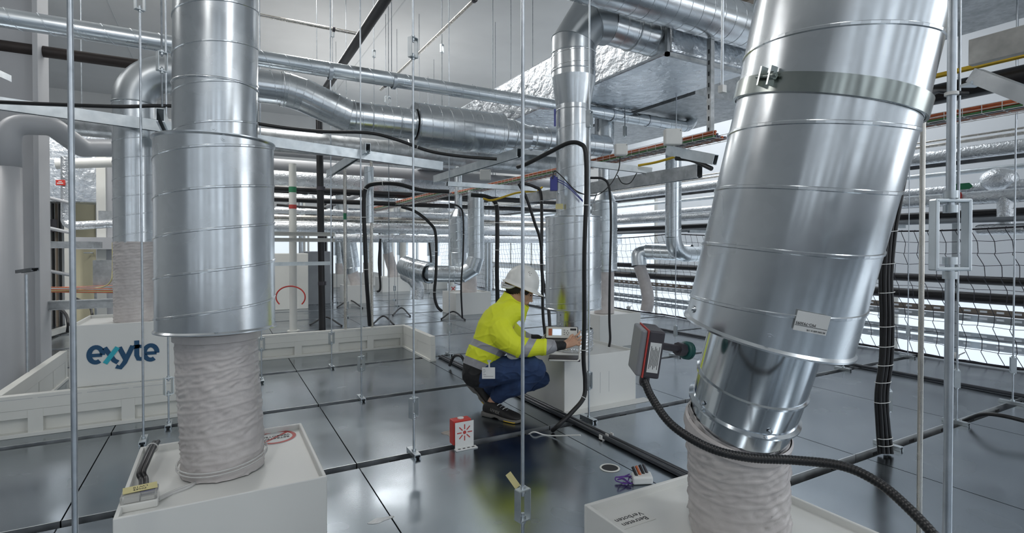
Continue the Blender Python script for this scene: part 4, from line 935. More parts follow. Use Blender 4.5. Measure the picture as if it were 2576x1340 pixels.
# ---------------- left background ----------------
gp = [at(22, 1010, 3.9), at(22, 420, 3.9), at(40, 318, 3.9), at(130, 316, 4.1), at(205, 372, 4.4), at(300, 372, 4.8)]; gp[0].z = 0; gp[0].x = gp[1].x; gp[0].y = gp[1].y
gp[2] = V((gp[1].x, gp[1].y, at(22, 312, 3.9).z)); pipe(gp, .075, 'grey_paint', 'grey painted pipe climbing the left column and turning right', rad=.12, seg=28)
pipe([at(70, 935, 3.5) * 1, at(66, 690, 3.5)], .008, 'rod_metal', 'short threaded rod leaning at the foot of the left column', name='hanger_rod')
part('strut_channel', MB().chan(at(48, 683, 3.5), at(88, 677, 3.4), .041, .021), 'channel_dark', origin=at(48, 683, 3.5), label='short dark channel on the rod before the left column', cat='channel')
a = at(-20, 176, 3.2); b_ = at(28, 198, 3.4); part('slotted_rail', MB().beam(a, b_, .004, .04), 'zinc_bracket', origin=a, label='short slotted rail at the left edge below the dark pipe', cat='rail')
m = MB()
lw = onY(165, 560, 8.0)
pipe([at(166, 395, 6.3), at(166, 560, 6.3), at(182, 568, 6.3), at(290, 562, 6.6)], .050, 'foil_fine', 'foil wrapped pipe elbow behind the nearest left rod', rad=.12)
pipe([at(140, 412, 6.6), at(290, 408, 6.9)], .065, 'white_plastic', 'white pipe crossing left of the rear elbow duct')
wp = at(200, 452, 8.0); part('foil_duct', MB().box(-3.2, -1.35, 9.3, 9.7, 1.75, 2.75), 'foil', origin=(-2, 9.3, 2.2), label='foil clad duct wall at the far left behind the column', cat='duct', bevel=.02)
rs = at(152, 459, 6.235); rsg = thing('red_sign', rs, 'small red sign with white writing behind the left column', 'sign'); part('plate', MB().obox(rs, RT * .054, FH * .004, V((0, 0, .032))), 'red_plastic', rsg, bevel=.006)
text('lettering', 'STOP', .024, 'label_white', basis(rs - FH * .005 + V((0, 0, .010)), RT, (0, 0, 1)), rsg, .0004) if False else part('white_mark', MB().obox(rs - FH * .005 + V((0, 0, .012)), RT * .02, FH * .0005, V((0, 0, .004))).obox(rs - FH * .005 - V((0, 0, .008)), RT * .036, FH * .0005, V((0, 0, .006))), 'label_white', rsg)
# stair platform with railing and black hoses
stt = thing('stair_platform', (-2.2, 8.4, 0), 'grey steel stair platform with sloping handrails behind the left column', 'platform')
part('deck', MB().box(-3.4, -1.9, 8.0, 8.9, .42, .52), 'galv_dull', stt); part('deck', MB().box(-3.2, -1.3, 7.9, 8.6, 1.12, 1.2), 'galv_dull', stt)
for x in (-3.3, -2.05, -1.95): part('support_post', MB().box(x - .03, x + .03, 8.0, 8.06, 0, 1.9 if x > -2.1 else 1.1), 'grey_paint', stt)
for z0_, z1_ in ((1.95, 1.65), (1.6, 1.3), (1.1, .8)): part('handrail', MB().cyl((-2.6, 8.0, z0_), (-1.5, 8.0, z1_), .02, 10), 'grey_paint', stt)
part('stringer', MB().obox((-1.9, 7.95, .75), V((.12, 0, -.40)), V((0, .03, 0)), V((.03, 0, .03))), 'grey_paint', stt)
for k in range(4):
    x = at(124 + 9 * k, 560, 7.6); pipe([V((x.x, x.y, 0)), x + V((0, 0, .5))], .018, 'cable_black' if k % 2 else 'brown_beam', 'dark hydraulic hose hanging beside the left column', 'dark hoses beside the left column', name='hose_line')
c = at(130, 567, 7.5); part('valve_block', MB().obox(c, RT * .05, FH * .04, V((0, 0, .09))), 'dark_plastic', origin=c, label='black valve block on the hoses beside the left column', cat='valve', bevel=.006)
c = at(265, 480, 7.3); pipe([V((c.x, c.y, 0)), c + V((0, 0, .35))], .09, 'pipe_grey', 'dark grey upright cylinder left of the rear spiral duct')
c = at(262, 690, 5.9); part('steel_plate', MB().box(c.x - .10, c.x + .12, c.y, c.y + .03, c.z - .17, c.z + .16).box(c.x - .09, c.x - .07, c.y, c.y + .03, 0, c.z - .17).box(c.x + .09, c.x + .11, c.y, c.y + .03, 0, c.z - .17), 'galv_dull', origin=c, label='brushed steel cover plate on legs beside the rear flexible hose', cat='panel')
part('cable', MB().tube(catmull([at(283, 610, 5.2), at(283, 680, 5.2), at(278, 708, 5.2), at(255, 722, 5.4), at(200, 728, 5.5)], 6), .006, 8), 'yellow_paper', origin=at(283, 610, 5.2), label='pale yellow cable curving down left of the rear flexible hose', cat='cable')
c = at(205, 600, 7.0); part('cable_trough', MB().box(c.x - .1, c.x + .75, c.y, c.y + .25, c.z - .14, c.z + .02), 'grey_paint', origin=c, label='grey sheet metal trough on the stair platform left of the rear hose', cat='trough')
c = at(262, 530, 6.8); part('cable_trough', MB().box(c.x - .06, c.x + .35, c.y, c.y + .2, c.z - .12, c.z - .0), 'galv_dull', origin=c, label='short galvanised trough just left of the rear spiral duct', cat='trough')
for px, lb in ((255, 'white upright post right of the ochre door'), (150, 'white upright post between the left column and nearest rod')):
    c = onY(px, 622, 9.0); c.y += .5 * (px < 200); part('upright_post', MB().box(c.x - .05, c.x + .05, c.y, c.y + .08, 0, 2.5), 'white_frame', origin=(c.x, c.y, 0), label=lb, cat='post')
for k in range(5):
    c = at(120, 722 + 3 * k, 5.2); e = at(285, 726 + 2.4 * k, 5.3); part('cable', MB().tube([c, c.lerp(e, .5) + V((0, 0, .006 * (k % 2))), e], .006, 6), ('orange_cable', 'white_tie', 'orange_cable', 'yellow_paper', 'orange_cable')[k], origin=c, label='thin ' + ('orange', 'white', 'orange', 'yellow', 'orange')[k] + ' cable low behind the nearest left rod', cat='cable', group='low cables behind the nearest left rod')
tr_ = at(125, 735, 5.6); zt = tr_.z
part('cable_tray', MB().box(tr_.x - .3, tr_.x + 1.1, tr_.y, tr_.y + .15, zt, zt + .01).box(tr_.x - .3, tr_.x + 1.1, tr_.y, tr_.y + .01, zt, zt + .05), 'zinc_bracket', origin=tr_, label='low zinc cable tray left of the rear flexible hose', cat='cable tray')
part('cable', MB().cyl((tr_.x - .3, tr_.y + .03, zt + .04), (tr_.x + 1.1, tr_.y + .03, zt + .04), .014, 8), 'orange_cable', origin=(tr_.x, tr_.y, zt), label='orange cable in the low tray left of the rear flexible hose', cat='cable')
xbeam(118, 285, 765, 6.1, .08, .08, 'galv_dull', 'dull steel beam low behind the nearest left rod')
part('cable', MB().tube(catmull([at(140, 770, 5.0), at(165, 790, 4.9), at(172, 815, 4.8), at(170, 835, 4.8)], 6), .014, 8), 'cable_black', origin=at(140, 770, 5.0), label='black cable hook left of the exyte box', cat='cable')
part('cable', MB().tube(catmull([at(190, 750, 5.6), at(222, 765, 5.5), at(232, 790, 5.4), at(228, 805, 5.4)], 6), .013, 8), 'cable_black', origin=at(190, 750, 5.6), label='black cable arch behind the exyte box', cat='cable')
strut(onz(120, 840, .05), onz(280, 790, .05), 'pale sloping rail on the floor behind the exyte box', h_=.06, w_=.08, mat='white_frame')
for k, (px, py) in enumerate(((668, 738), (1268, 716), (1140, 728))):
    c = onz(px, py + 8); bx = thing('signal_box', c, 'far small white slotted bracket with red rays on the floor', 'box', 'far signal brackets'); part('bracket', MB().box(c.x - .08, c.x + .08, c.y, c.y + .02, 0, .18), 'label_white', bx); part('ray_print', MB().obox(c + V((0, -.002, .1)), V((.05, 0, .05)), V((0, .001, 0)), V((-.008, 0, .008))).obox(c + V((0, -.003, .1)), V((.05, 0, -.05)), V((0, .001, 0)), V((.008, 0, .008))), 'red_print', bx)
# ---------------- crouching person ----------------
def px_of(p):
    v = V(p) - CAM; d = v.dot(FW); return CX + FPX * v.dot(RT) / d, CY - FPX * v.dot(UP) / d, d
def chain(m, pts, seg=18, sub=6):
    """pts (px, py, depth, radius) -> smooth tapered limb with round ends"""
    P = catmull([at(a, b, d) for a, b, d, r in pts], sub); R = catmull([V((r, 0, 0)) for *_, r in pts], sub)
    m.tube(P, [q.x for q in R], seg); m.sphere(P[0], R[0].x, seg=seg, rings=10); m.sphere(P[-1], R[-1].x, seg=seg, rings=10)
def blob(m, voxel, sm=6, disp=None):
    me = m.mesh('tmp', (0, 0, 0)); o = bpy.data.objects.new('tmp', me); sc.collection.objects.link(o)
    r = o.modifiers.new('r', 'REMESH'); r.mode = 'VOXEL'; r.voxel_size = voxel
    if sm: s = o.modifiers.new('s', 'SMOOTH'); s.iterations = sm; s.factor = .5
    bpy.context.view_layer.update()
    ev = bpy.data.meshes.new_from_object(o.evaluated_get(bpy.context.evaluated_depsgraph_get()))
    bpy.data.objects.remove(o); ns = [v.normal.copy() for v in ev.vertices]
    if disp:
        for v, n in zip(ev.vertices, ns): v.co = v.co + n * disp(v.co)
    b = MB(); b.v = [tuple(v.co) for v in ev.vertices]; b.f = [tuple(p.vertices) for p in ev.polygons]; b.sm = [True] * len(b.f); b.m = [0] * len(b.f)
    return b
def recolor(b, fn):
    for i, f in enumerate(b.f):
        c = V((0, 0, 0))
        for k in f: c += V(b.v[k])
        b.m[i] = fn(c / len(f))
    return b
plain('skin', (.58, .34, .225), .5, 0, .06, 14, .03, 200, **{'Subsurface Weight': .1, 'Subsurface Radius': (.01, .004, .002)})
plain('hair', (.022, .016, .013), .6, 0, .3, 40, .4, 300)
plain('hivis', (.78, .84, .03), .65, 0, .05, 6, .08, 400)
plain('reflect_grey', (.36, .36, .38), .45, .2, .05, 20)
plain('jacket_black', (.012, .012, .013), .75, 0, .2, 20)
plain('denim', (.022, .048, .125), .85, 0, .22, 18, .12, 500)
plain('helmet_white', (.80, .80, .76), .28, 0, .01, 4)
plain('shoe_black', (.014, .013, .013), .6, 0, .3, 40, .2, 300)
plain('sole_grey', (.14, .135, .125), .7, 0, .15, 20)
plain('lip', (.36, .15, .12), .5)
DN, DF, DM = 3.44, 3.72, 3.58
root_p = onz(1250, 1045)
# head frame
pit = math.radians(27); hf = (RT * math.cos(pit) - V((0, 0, 1)) * math.sin(pit)); hu = (V((0, 0, 1)) * math.cos(pit) + RT * math.sin(pit)); hs = -FH
hc = at(1305, 726, DM); HR = Matrix((hf, hs, hu)).transposed()
def H(f, s, u): return hc + hf * f + hs * s + hu * u
m = MB()
def he(f, s, u, a, b, c): m.sphere(H(f, s, u), a, b, c, 20, 14, HR)
he(0, 0, .028, .098, .076, .100); he(.045, 0, -.012, .055, .062, .070); he(.042, 0, -.055, .050, .050, .045); he(.068, 0, -.082, .026, .028, .020)
he(.094, 0, .028, .012, .040, .014)
for k in range(6): he(.096 + .0030 * k, 0, .006 - .0078 * k, .008, .0075 + .0008 * k, .008)
he(.084, 0, -.030, .024, .026, .036); he(.078, 0, -.060, .026, .030, .022); he(.113, 0, -.034, .011, .010, .009); he(.108, .010, -.037, .009, .006, .007); he(.108, -.010, -.037, .009, .006, .007)
he(.097, 0, -.053, .010, .020, .0055); he(.095, 0, -.063, .010, .018, .006)
for s in (1, -1):
    he(.070, .036 * s, -.012, .020, .018, .018); he(.026, .074 * s, .004, .015, .009, .028); he(.034, .070 * s, -.018, .010, .008, .012)
    he(.085, .034 * s, .026, .012, .018, .006)
# neck, torso core, arms, legs (mostly under clothing) as one body
chain(m, [(1300, 742, DM, .058), (1285, 765, DM, .060), (1262, 800, DM, .10), (1240, 850, DM, .105), (1205, 915, DM, .10)])
nA = [(1262, 815, 3.46, .055), (1288, 862, 3.42, .045), (1335, 872, 3.43, .038), (1398, 870, 3.50, .026), (1420, 866, 3.52, .024)]
fA = [(1268, 812, 3.72, .055), (1295, 850, 3.76, .045), (1335, 858, 3.78, .036), (1368, 858, 3.80, .026), (1385, 852, 3.80, .024)]
chain(m, nA); chain(m, fA)
chain(m, [(1200, 930, 3.52, .09), (1340, 922, DN, .05)]); chain(m, [(1340, 928, DN, .048), (1246, 1003, 3.55, .036), (1242, 1022, 3.56, .036)])
chain(m, [(1200, 935, 3.66, .09), (1352, 945, 3.70, .05)]); chain(m, [(1352, 948, 3.70, .048), (1228, 982, 3.80, .034)])
# near hand: palm + five fingers; far hand likewise
def hand(m, w, kn, side, fingers, thumb):
    """w wrist point, kn knuckle centre, side vector across the knuckles"""
    d = (kn - w)
    for k in range(4):
        o = side * ((k - 1.5) * .0192)
        m.tube([w + o * .55, w + d * .55 + o * .85, kn + o], [.014, .0125, .0095], 12); m.sphere(kn + o, .0095, seg=12, rings=8); m.sphere(w + o * .5, .0145, seg=12, rings=8)
        pts = [kn + o] + [kn + o + q for q in fingers[k]]
        rr = [.0086, .0078, .0070, .0060]
        for i in range(3): m.cyl(pts[i], pts[i + 1], rr[i], 12, rr[i + 1]); m.sphere(pts[i + 1], rr[i + 1] * 1.03, seg=12, rings=8)
    pts = thumb; rr = [.013, .0105, .009, .0075]
    for i in range(len(pts) - 1): m.cyl(pts[i], pts[i + 1], rr[i], 12, rr[i + 1]); m.sphere(pts[i + 1], rr[i + 1] * 1.03, seg=12, rings=8)
ww = at(1421, 867, 3.52); kk = at(1446, 856, 3.535); sd = (at(1446, 856, 3.535) - at(1450, 872, 3.50)).normalized()
def off(a, b, c): return RT * a / 381 * 1.0 + V((0, 0, -1)) * b / 381 + FH * c
fg = [[off(5, 1.5, -.006), off(10, 1.5, .0), off(13, 0, .010)], [off(6, .5, -.006), off(12, -.5, .002), off(16, -3, .012)], [off(6, -1, -.006), off(13, -3.5, .002), off(17, -6, .012)], [off(6, -3, -.006), off(12, -8, .0), off(16, -13, .010)]]
hand(m, ww, kk, sd, fg, [ww + off(5, -7, 0), ww + off(11, -15, .0), ww + off(16, -22, .01), ww + off(21, -24, .022)])
w2 = at(1385, 852, 3.80); k2 = at(1404, 842, 3.79)
hand(m, w2, k2, V((0, 0, 1)) * .7 + FH * .7, [[off(5, 0, -.01), off(9, 2, -.02), off(10, 5, -.03)]] * 4, [w2 + off(4, -6, 0), w2 + off(9, -11, -.01), w2 + off(14, -14, -.02)])
b = blob(m, .0036, 3)
person = part('person', b, 'skin', origin=(root_p.x, root_p.y, 0), label='person in yellow high visibility jacket, blue jeans and white helmet crouching at the instrument', cat='person')
# eyes, brows, mouth
for s in (1, -1):
    e = part('eye', MB().sphere(H(.0800, .033 * s, .002), .0115, seg=16, rings=12), 'label_white', person)
    part('iris', MB().sphere(H(.0870, .0355 * s, -.001), .0068, seg=12, rings=8), 'hair', e)
    part('eyelid', MB().sphere(H(.0810, .033 * s, .0085), .0145, .016, .0095, 16, 10, HR), 'skin', person)
    part('eyebrow', MB().tube(catmull([H(.100, .014 * s, .026), H(.098, .030 * s, .032), H(.086, .050 * s, .028)], 5), .0035, 6), 'hair', person)
part('mouth', MB().sphere(H(.1035, 0, -.058), .0035, .017, .0032, 14, 8, HR), 'lip', person)
hb = MB().sphere(H(-.006, 0, .030), .103, .0815, .103, 40, 30, HR)
def keep(b, fn):
    fs = [i for i, f in enumerate(b.f) if fn(sum((V(b.v[k]) for k in f), V((0, 0, 0))) / len(f))]
    b.f = [b.f[i] for i in fs]; b.m = [b.m[i] for i in fs]; b.sm = [b.sm[i] for i in fs]; return b
def hl(p): v = p - hc; return v.dot(hf), v.dot(hs), v.dot(hu)
keep(hb, lambda p: (hl(p)[0] < .048 or hl(p)[2] > .045) and hl(p)[2] > -.058 + max(0, hl(p)[0] + .03) * .9)
for s in (1, -1): hb.sphere(H(.056, .066 * s, .016), .014, .008, .030, 12, 8, HR)
part('hair', hb, 'hair', person)
# helmet
hp = math.radians(21); f2 = (RT * math.cos(hp) - V((0, 0, 1)) * math.sin(hp)); u2 = (V((0, 0, 1)) * math.cos(hp) + RT * math.sin(hp)); c2 = at(1313, 712, DM)
m = MB(); N = 48; rows = []
def hring(kf, ks, uf, ex=0, drop=0):
    o = []
    for k in range(N):
        t = 2 * math.pi * k / N; fr = max(0, math.cos(t)) ** 1.5; bk = max(0, -math.cos(t)) ** 2
        e = ex * (1 + 3.6 * fr + .5 * bk); o.append(c2 + f2 * (math.cos(t) * (kf + e)) + hs * (math.sin(t) * (ks + e)) + u2 * (uf - drop * (1 + 1.2 * fr)))
    return o
rows = [hring(.001, .001, .124)]
for j in range(1, 13):
    ph = math.pi / 2 * j / 12; rows.append(hring(.116 * math.sin(ph) ** .92, .104 * math.sin(ph) ** .92, .124 * math.cos(ph)))
rows += [hring(.117, .105, -.012), hring(.117, .105, -.018, .004, .001), hring(.117, .105, -.020, .011, .004), hring(.117, .105, -.0225, .011, .004), hring(.115, .103, -.020, .003, .003), hring(.112, .100, -.012), hring(.10, .09, .05), hring(.05, .05, .10)]
vs = [p for r in rows for p in r]
m.add(vs, [(j * N + k, (j + 1) * N + k, (j + 1) * N + (k + 1) % N, j * N + (k + 1) % N) for j in range(len(rows) - 1) for k in range(N)], True)
for s in (-.03, 0, .03):   # raised ribs over the crown
    m.tube([c2 + f2 * (.113 * math.sin(a)) + hs * s * (1 - .2 * abs(math.sin(a))) + u2 * (.1225 * math.cos(a) * (1 - 8 * s * s)) for a in [math.radians(-62 + 8 * i) for i in range(17)]], .0035, 8)
hm = part('helmet', m, 'helmet_white', person)
for (da, du) in ((0, 0), (.010, .004), (-.010, .005), (.005, -.009), (-.004, .010)):
    q = H(0, 0, 0); a = .022 + da; u = .082 + du; s = .104 * math.sqrt(max(0, 1 - (a / .116) ** 2 - (u / .124) ** 2))
    p = c2 + f2 * a + hs * (s + .0012) + u2 * u; nrm = (f2 * a / .0135 + hs * s / .0108 + u2 * u / .0154).normalized(); part('air_hole', MB().cyl(p - nrm * .002, p + nrm * .0008, .0026, 8), 'ink', hm)
rim = [p * .985 + c2 * .015 - u2 * .0012 for p in hring(.117, .105, -.0225, .010, .004)]; part('rim_strip', MB().tube(rim + [rim[0]], .0016, 6, False), 'yellow_plastic', hm)
hn = MB().tube(catmull([H(-.03, .085, .02), H(-.06, .078, -.015), H(-.098, .035, -.033), H(-.103, 0, -.036), H(-.098, -.035, -.033), H(-.06, -.078, -.015)], 6), .009, 8); hn.tube(catmull([H(-.02, .083, .03), H(-.05, .076, -.0), H(-.10, .03, -.015), H(-.107, 0, -.018), H(-.10, -.03, -.015), H(-.05, -.076, 0)], 6), .008, 8)
part('helmet_strap', hn, 'label_white', hm)
# trousers
m = MB()
chain(m, [(1205, 932, 3.50, .088), (1220, 938, 3.48, .094), (1270, 930, 3.45, .088), (1330, 924, 3.43, .076), (1350, 926, 3.43, .062)])
chain(m, [(1348, 934, 3.43, .064), (1308, 965, 3.46, .066), (1266, 984, 3.51, .058), (1254, 994, 3.54, .054)])
chain(m, [(1207, 935, 3.66, .088), (1270, 945, 3.70, .088), (1340, 946, 3.71, .070), (1362, 950, 3.71, .058)])
chain(m, [(1360, 953, 3.71, .058), (1300, 970, 3.74, .060), (1228, 982, 3.80, .052)])
m.sphere(at(1208, 938, DM), .11, .09, .09)
def fold(x): return 1 - abs(noise.noise(x)) * 2.6
def wr(p):
    a, b_, d = px_of(p); q = V((a * .022 + b_ * .030, b_ * .045 - a * .022, d * 4))
    return .007 * noise.noise(V((a * .02, b_ * .02, d * 4))) + .0045 * max(0, fold(q)) ** 3 - .001
b = blob(m, .0045, 8, wr); trousers = part('trousers', b, 'denim', person)
part('seam_line', MB().tube([p + (CAM - p).normalized() * .003 for p in catmull([at(1330, 900 + 62, 3.39), at(1300, 978, 3.40), at(1268, 992, 3.45)], 5)], .0006, 5), 'denim', trousers)
# jacket
m = MB()
for dd in (-.085, 0, .085):
    chain(m, [(1287, 782, DM + dd * .8, .082), (1262, 800, DM + dd, .108), (1247, 828, DM + dd, .122), (1236, 862, DM + dd, .122), (1214, 893, DM + dd, .112), (1203, 915, DM + dd * 1.1, .102), (1196, 938, DM + dd * 1.2, .094)])
chain(m, [(1254, 806, 3.47, .078), (1262, 838, 3.41, .084), (1292, 868, 3.38, .074), (1330, 873, 3.40, .064), (1362, 872, 3.44, .056), (1384, 871, 3.47, .050)])
chain(m, [(1262, 804, 3.70, .078), (1290, 838, 3.75, .074), (1325, 856, 3.79, .060), (1352, 858, 3.80, .050)])
def wj(p):
    a, b_, d = px_of(p)
    if a > 1280 and d < 3.62 and b_ > 820: q = V((a * .040 + b_ * .018, b_ * .012 - a * .006, d * 3)); k = 1.2     # sleeve creases across the arm
    else: q = V((a * .014 + b_ * .030, b_ * .010 - a * .022, d * 3 + 7)); k = 1.0
    return .009 * noise.noise(V((a * .016, b_ * .016, d * 3))) + .0050 * k * max(0, fold(q)) ** 3 - .0015
b = blob(m, .0038, 10, wj)
LN = [((1190, 850), (1290, 892)), ((1190, 869), (1290, 911)), ((1170, 893), (1240, 921)), ((1170, 914), (1240, 942)), ((1352, 850), (1328, 894)), ((1331, 850), (1307, 894)), ((1376, 850), (1374, 894))]
import bmesh
bm_ = bmesh.new(); vs_ = [bm_.verts.new(v) for v in b.v]
for f_ in b.f: bm_.faces.new([vs_[i] for i in f_])
for (p0, p1) in LN:
    nn = ray(*p0).cross(ray(*p1)).normalized(); bmesh.ops.bisect_plane(bm_, geom=bm_.verts[:] + bm_.edges[:] + bm_.faces[:], plane_co=CAM, plane_no=nn, dist=1e-5)
bm_.verts.index_update(); b = MB(); b.v = [tuple(v.co) for v in bm_.verts]; b.f = [tuple(v.index for v in f_.verts) for f_ in bm_.faces]; b.m = [0] * len(b.f); b.sm = [True] * len(b.f); bm_.free()
def sd_(p, l): (x0, y0), (x1, y1) = l; return (p[0] - x0) * (y1 - y0) - (p[1] - y0) * (x1 - x0)   # <0 below the line for left-to-right lines
def jc(p):
    a, y, d = px_of(p); q = (a, y)
    if a > 1297 and y > 832 and d < 3.60:
        if sd_(q, LN[4]) < 0 and sd_(q, LN[5]) > 0: return 1
        if sd_(q, LN[6]) > 0: return 1
        return 0
    if a > 1322 and d > 3.66: return 2 if a > 1336 else 1
    if a > 1322: return 0
    if sd_(q, LN[0]) < 0 and sd_(q, LN[1]) > 0: return 1
    if sd_(q, LN[2]) < 0 and sd_(q, LN[3]) > 0: return 1
    if sd_(q, LN[3]) < 0: return 2
    return 0
recolor(b, jc); jk = part('jacket', b, ['hivis', 'reflect_grey', 'jacket_black'], person)
# stand-up collar: tilted open band around the neck
m = MB(); cc = at(1294, 762, DM); cu_ = (V((0, 0, 1)) * .80 + RT * .42 ).normalized(); ca = (RT - cu_ * RT.dot(cu_)).normalized(); cb = cu_.cross(ca)
rows = []
for (h, r, th) in ((-.075, .098, 0), (-.03, .090, 0), (.0, .084, 0), (.026, .083, 0), (.034, .080, 0), (.028, .074, 0), (-.03, .072, 0)):
    o = []
    for k in range(40):
        t = 2 * math.pi * k / 40; fr = max(0, math.cos(t)); o.append(cc + ca * (math.cos(t) * r * (1.12 + .18 * fr) - .004) + cb * math.sin(t) * r * .95 + cu_ * (h - .012 * fr + .010 * max(0, -math.cos(t)) + .004 * math.sin(5 * t)))
    rows.append(o)
m.add([p for r in rows for p in r], [(j * 40 + k, j * 40 + (k + 1) % 40, (j + 1) * 40 + (k + 1) % 40, (j + 1) * 40 + k) for j in range(len(rows) - 1) for k in range(40)], True)
part('collar', m, 'hivis', jk)
zp = catmull([at(1304, 786, 3.52), at(1302, 794, 3.50), at(1300, 801, 3.50)], 6); part('zip', MB().tube(zp, .003, 6), 'jacket_black', jk)
for dd, pts in ((0, [(1378, 871, 3.47, .040), (1398, 870, 3.49, .034), (1416, 868, 3.515, .029)]), (1, [(1345, 858, 3.80, .042), (1366, 857, 3.80, .034), (1378, 854, 3.80, .029)])):
    m = MB(); chain(m, pts); part('knit_cuff', blob(m, .004, 3, lambda p: .0015 * noise.noise(p * 90)), 'jacket_black', jk)
c = at(1420, 866, 3.52); part('bracelet', MB().ring(c, at(1430, 862, 3.52) - c, .0285, .0022, 32, 6), 'cable_black', person)
part('shirt_hem', MB().sphere(at(1292, 893, 3.395), .045, .03, .012, 16, 8, basis((0, 0, 0), RT, (0, 0, 1)).to_3x3()), 'label_white', person)
# badge on its reel strap
bp = at(1229, 938, 3.335); M3 = basis(bp, RT, V((0, 0, 1)))
bd = part('badge', MB().obox(bp, RT * .041, FH * .0012, V((0, 0, .036))), 'label_white', person, bevel=.001)
for k, (w1, o) in enumerate(((.012, -.028), (.016, -.026), (.010, -.029), (.018, -.025), (.06, 0))): part('badge_print', MB().obox(bp - FH * .0016 + RT * o + V((0, 0, .024 - .011 * k)), RT * w1 * .5, FH * .0002, V((0, 0, .0012))), 'grey_plastic', bd)
part('badge_strap', MB().obox(bp + V((0, 0, .052)) + RT * .004, RT * .005, FH * .001, V((0, 0, .022))), 'label_white', bd); part('badge_clip', MB().obox(bp + V((0, 0, .077)) + RT * .005, RT * .012, FH * .004, V((0, 0, .006))), 'zinc_bracket', bd)
# shoes
def shoe(heel, toe, upv, nm, seed=0):
    L = (toe - heel).length; d = (toe - heel).normalized(); sdv = d.cross(upv).normalized(); u = sdv.cross(d)
    def sec(t, w_, z0, z1, k, N=20, p=2.6):
        o = []
        for i in range(N):
            a = 2 * math.pi * i / N; ca_, sa = math.cos(a), math.sin(a)
            x = w_ * abs(ca_) ** (2 / p) * (1 if ca_ > 0 else -1); z = (z0 + z1) / 2 + (z1 - z0) / 2 * abs(sa) ** (2 / p) * (1 if sa > 0 else -1)
            o.append(heel + d * (t * L) + sdv * x + u * z)
        return o
    S = [(-.01, .020, .03, .060), (.03, .033, .02, .085), (.12, .037, .015, .100), (.25, .038, .015, .103), (.36, .037, .015, .098), (.48, .039, .015, .082), (.62, .045, .015, .068), (.76, .049, .015, .058), (.88, .047, .015, .050), (.96, .037, .017, .040), (1.0, .022, .02, .032)]
    m = MB(); R_ = [sec(t, w_, a, b_, 0) for t, w_, a, b_ in S]; n = 20
    m.add([p for r in R_ for p in r], [(j * n + k, j * n + (k + 1) % n, (j + 1) * n + (k + 1) % n, (j + 1) * n + k) for j in range(len(R_) - 1) for k in range(n)] + [tuple(range(n))[::-1], tuple(range((len(R_) - 1) * n, len(R_) * n))], True)
    sh = part(nm, m, 'shoe_black', person)
    T = [(-.03, .026, .006, .030), (.0, .036, 0, .034), (.12, .041, 0, .032), (.28, .040, .0, .030), (.36, .036, .010, .030), (.46, .040, .008, .028), (.52, .045, 0, .026), (.76, .052, 0, .024), (.9, .050, .0, .024), (.98, .040, .003, .024), (1.03, .022, .008, .024)]
    m = MB(); R_ = [sec(t, w_, a, b_, 0, p=5) for t, w_, a, b_ in T]
    m.add([p for r in R_ for p in r], [(j * n + k, j * n + (k + 1) % n, (j + 1) * n + (k + 1) % n, (j + 1) * n + k) for j in range(len(R_) - 1) for k in range(n)] + [tuple(range(n))[::-1], tuple(range((len(R_) - 1) * n, len(R_) * n))], True)
    part('sole', m, 'sole_grey', sh)
    m = MB(); m.tube([heel + d * L * t + sdv * s * .0515 * (1 - max(0, t - .88) ** 2 * 14) + u * .008 for s, t in ((-1, .66), (-1, .75), (-1, .85), (-1, .93), (-.5, 1.0), (.5, 1.0), (1, .93), (1, .85), (1, .75), (1, .66))], .0028, 6); part('sole_stripe', m, 'yellow_plastic', sh)
    for k in range(4):
        t = .42 + .075 * k; zz = .0975 - (t - .36) * .125; part('lace', MB().tube([heel + d * L * t + sdv * s * .022 + u * (zz + .004 * (1 - abs(s))) for s in (-1, -.5, 0, .5, 1)], .0025, 6), 'grey_plastic' if k % 2 else 'label_white', sh)
    return sh, d, sdv, u, L
hl_, tl_ = onz(1219, 1043), onz(1300, 1061)
sh, d_, s_, u_, L_ = shoe(hl_, hl_ + (tl_ - hl_).normalized() * .29, V((0, 0, 1)), 'shoe')
o_ = -1 if (s_.dot(CAM - hl_) < 0) else 1
sx = d_ * 1.0
text('shoe_lettering', 'uvex', .040, 'sole_grey', basis(hl_ + d_ * .115 + s_ * (o_ * .0405) + u_ * .058, d_ * .98 - u_ * .15, u_ + s_ * (-o_ * .25)), sh, .0008, .0006)
th_ = onz(1232, 1026); hh = at(1180, 972, 3.86); d2 = (th_ - hh).normalized()
ball = hh + d2 * .0
shoe(hh, hh + d2 * .275, (V((0, 0, 1)) + RT * .6).normalized(), 'shoe')
# ---------------- measuring instrument on the box ----------------
ic = at(1413, 836, 3.62); ix = (RT * .985 - FH * .12).normalized(); iy = V((0, 0, 1)); iz = ix.cross(iy).normalized()   # iz points to the camera side
if iz.dot(CAM - ic) < 0: iz = -iz
tilt = math.radians(18); nz = (iz * math.cos(tilt) + V((0, 0, 1)) * math.sin(tilt)); ny = (V((0, 0, 1)) * math.cos(tilt) - iz * math.sin(tilt))
ins = thing('measuring_instrument', V((ic.x, ic.y, .37)), 'grey measuring instrument with lit screen and tilting handle on the white box', 'instrument')
part('casing', MB().obox(ic - nz * .055, ix * .112, ny * .043, nz * .05), 'dark_plastic', ins, bevel=.006)
pn = part('front_panel', MB().obox(ic - nz * .003, ix * .106, ny * .038, nz * .004), 'white_plastic', ins, bevel=.002)
f = ic + nz * .0012
part('screen', MB().obox(f - ix * .032 + ny * .002, ix * .030, ny * .021, nz * .0006), 'screen_lit', pn)
part('orange_mark', MB().obox(f - ix * .078 + ny * .002, ix * .012, ny * .024, nz * .0005), 'orange_cable', pn)
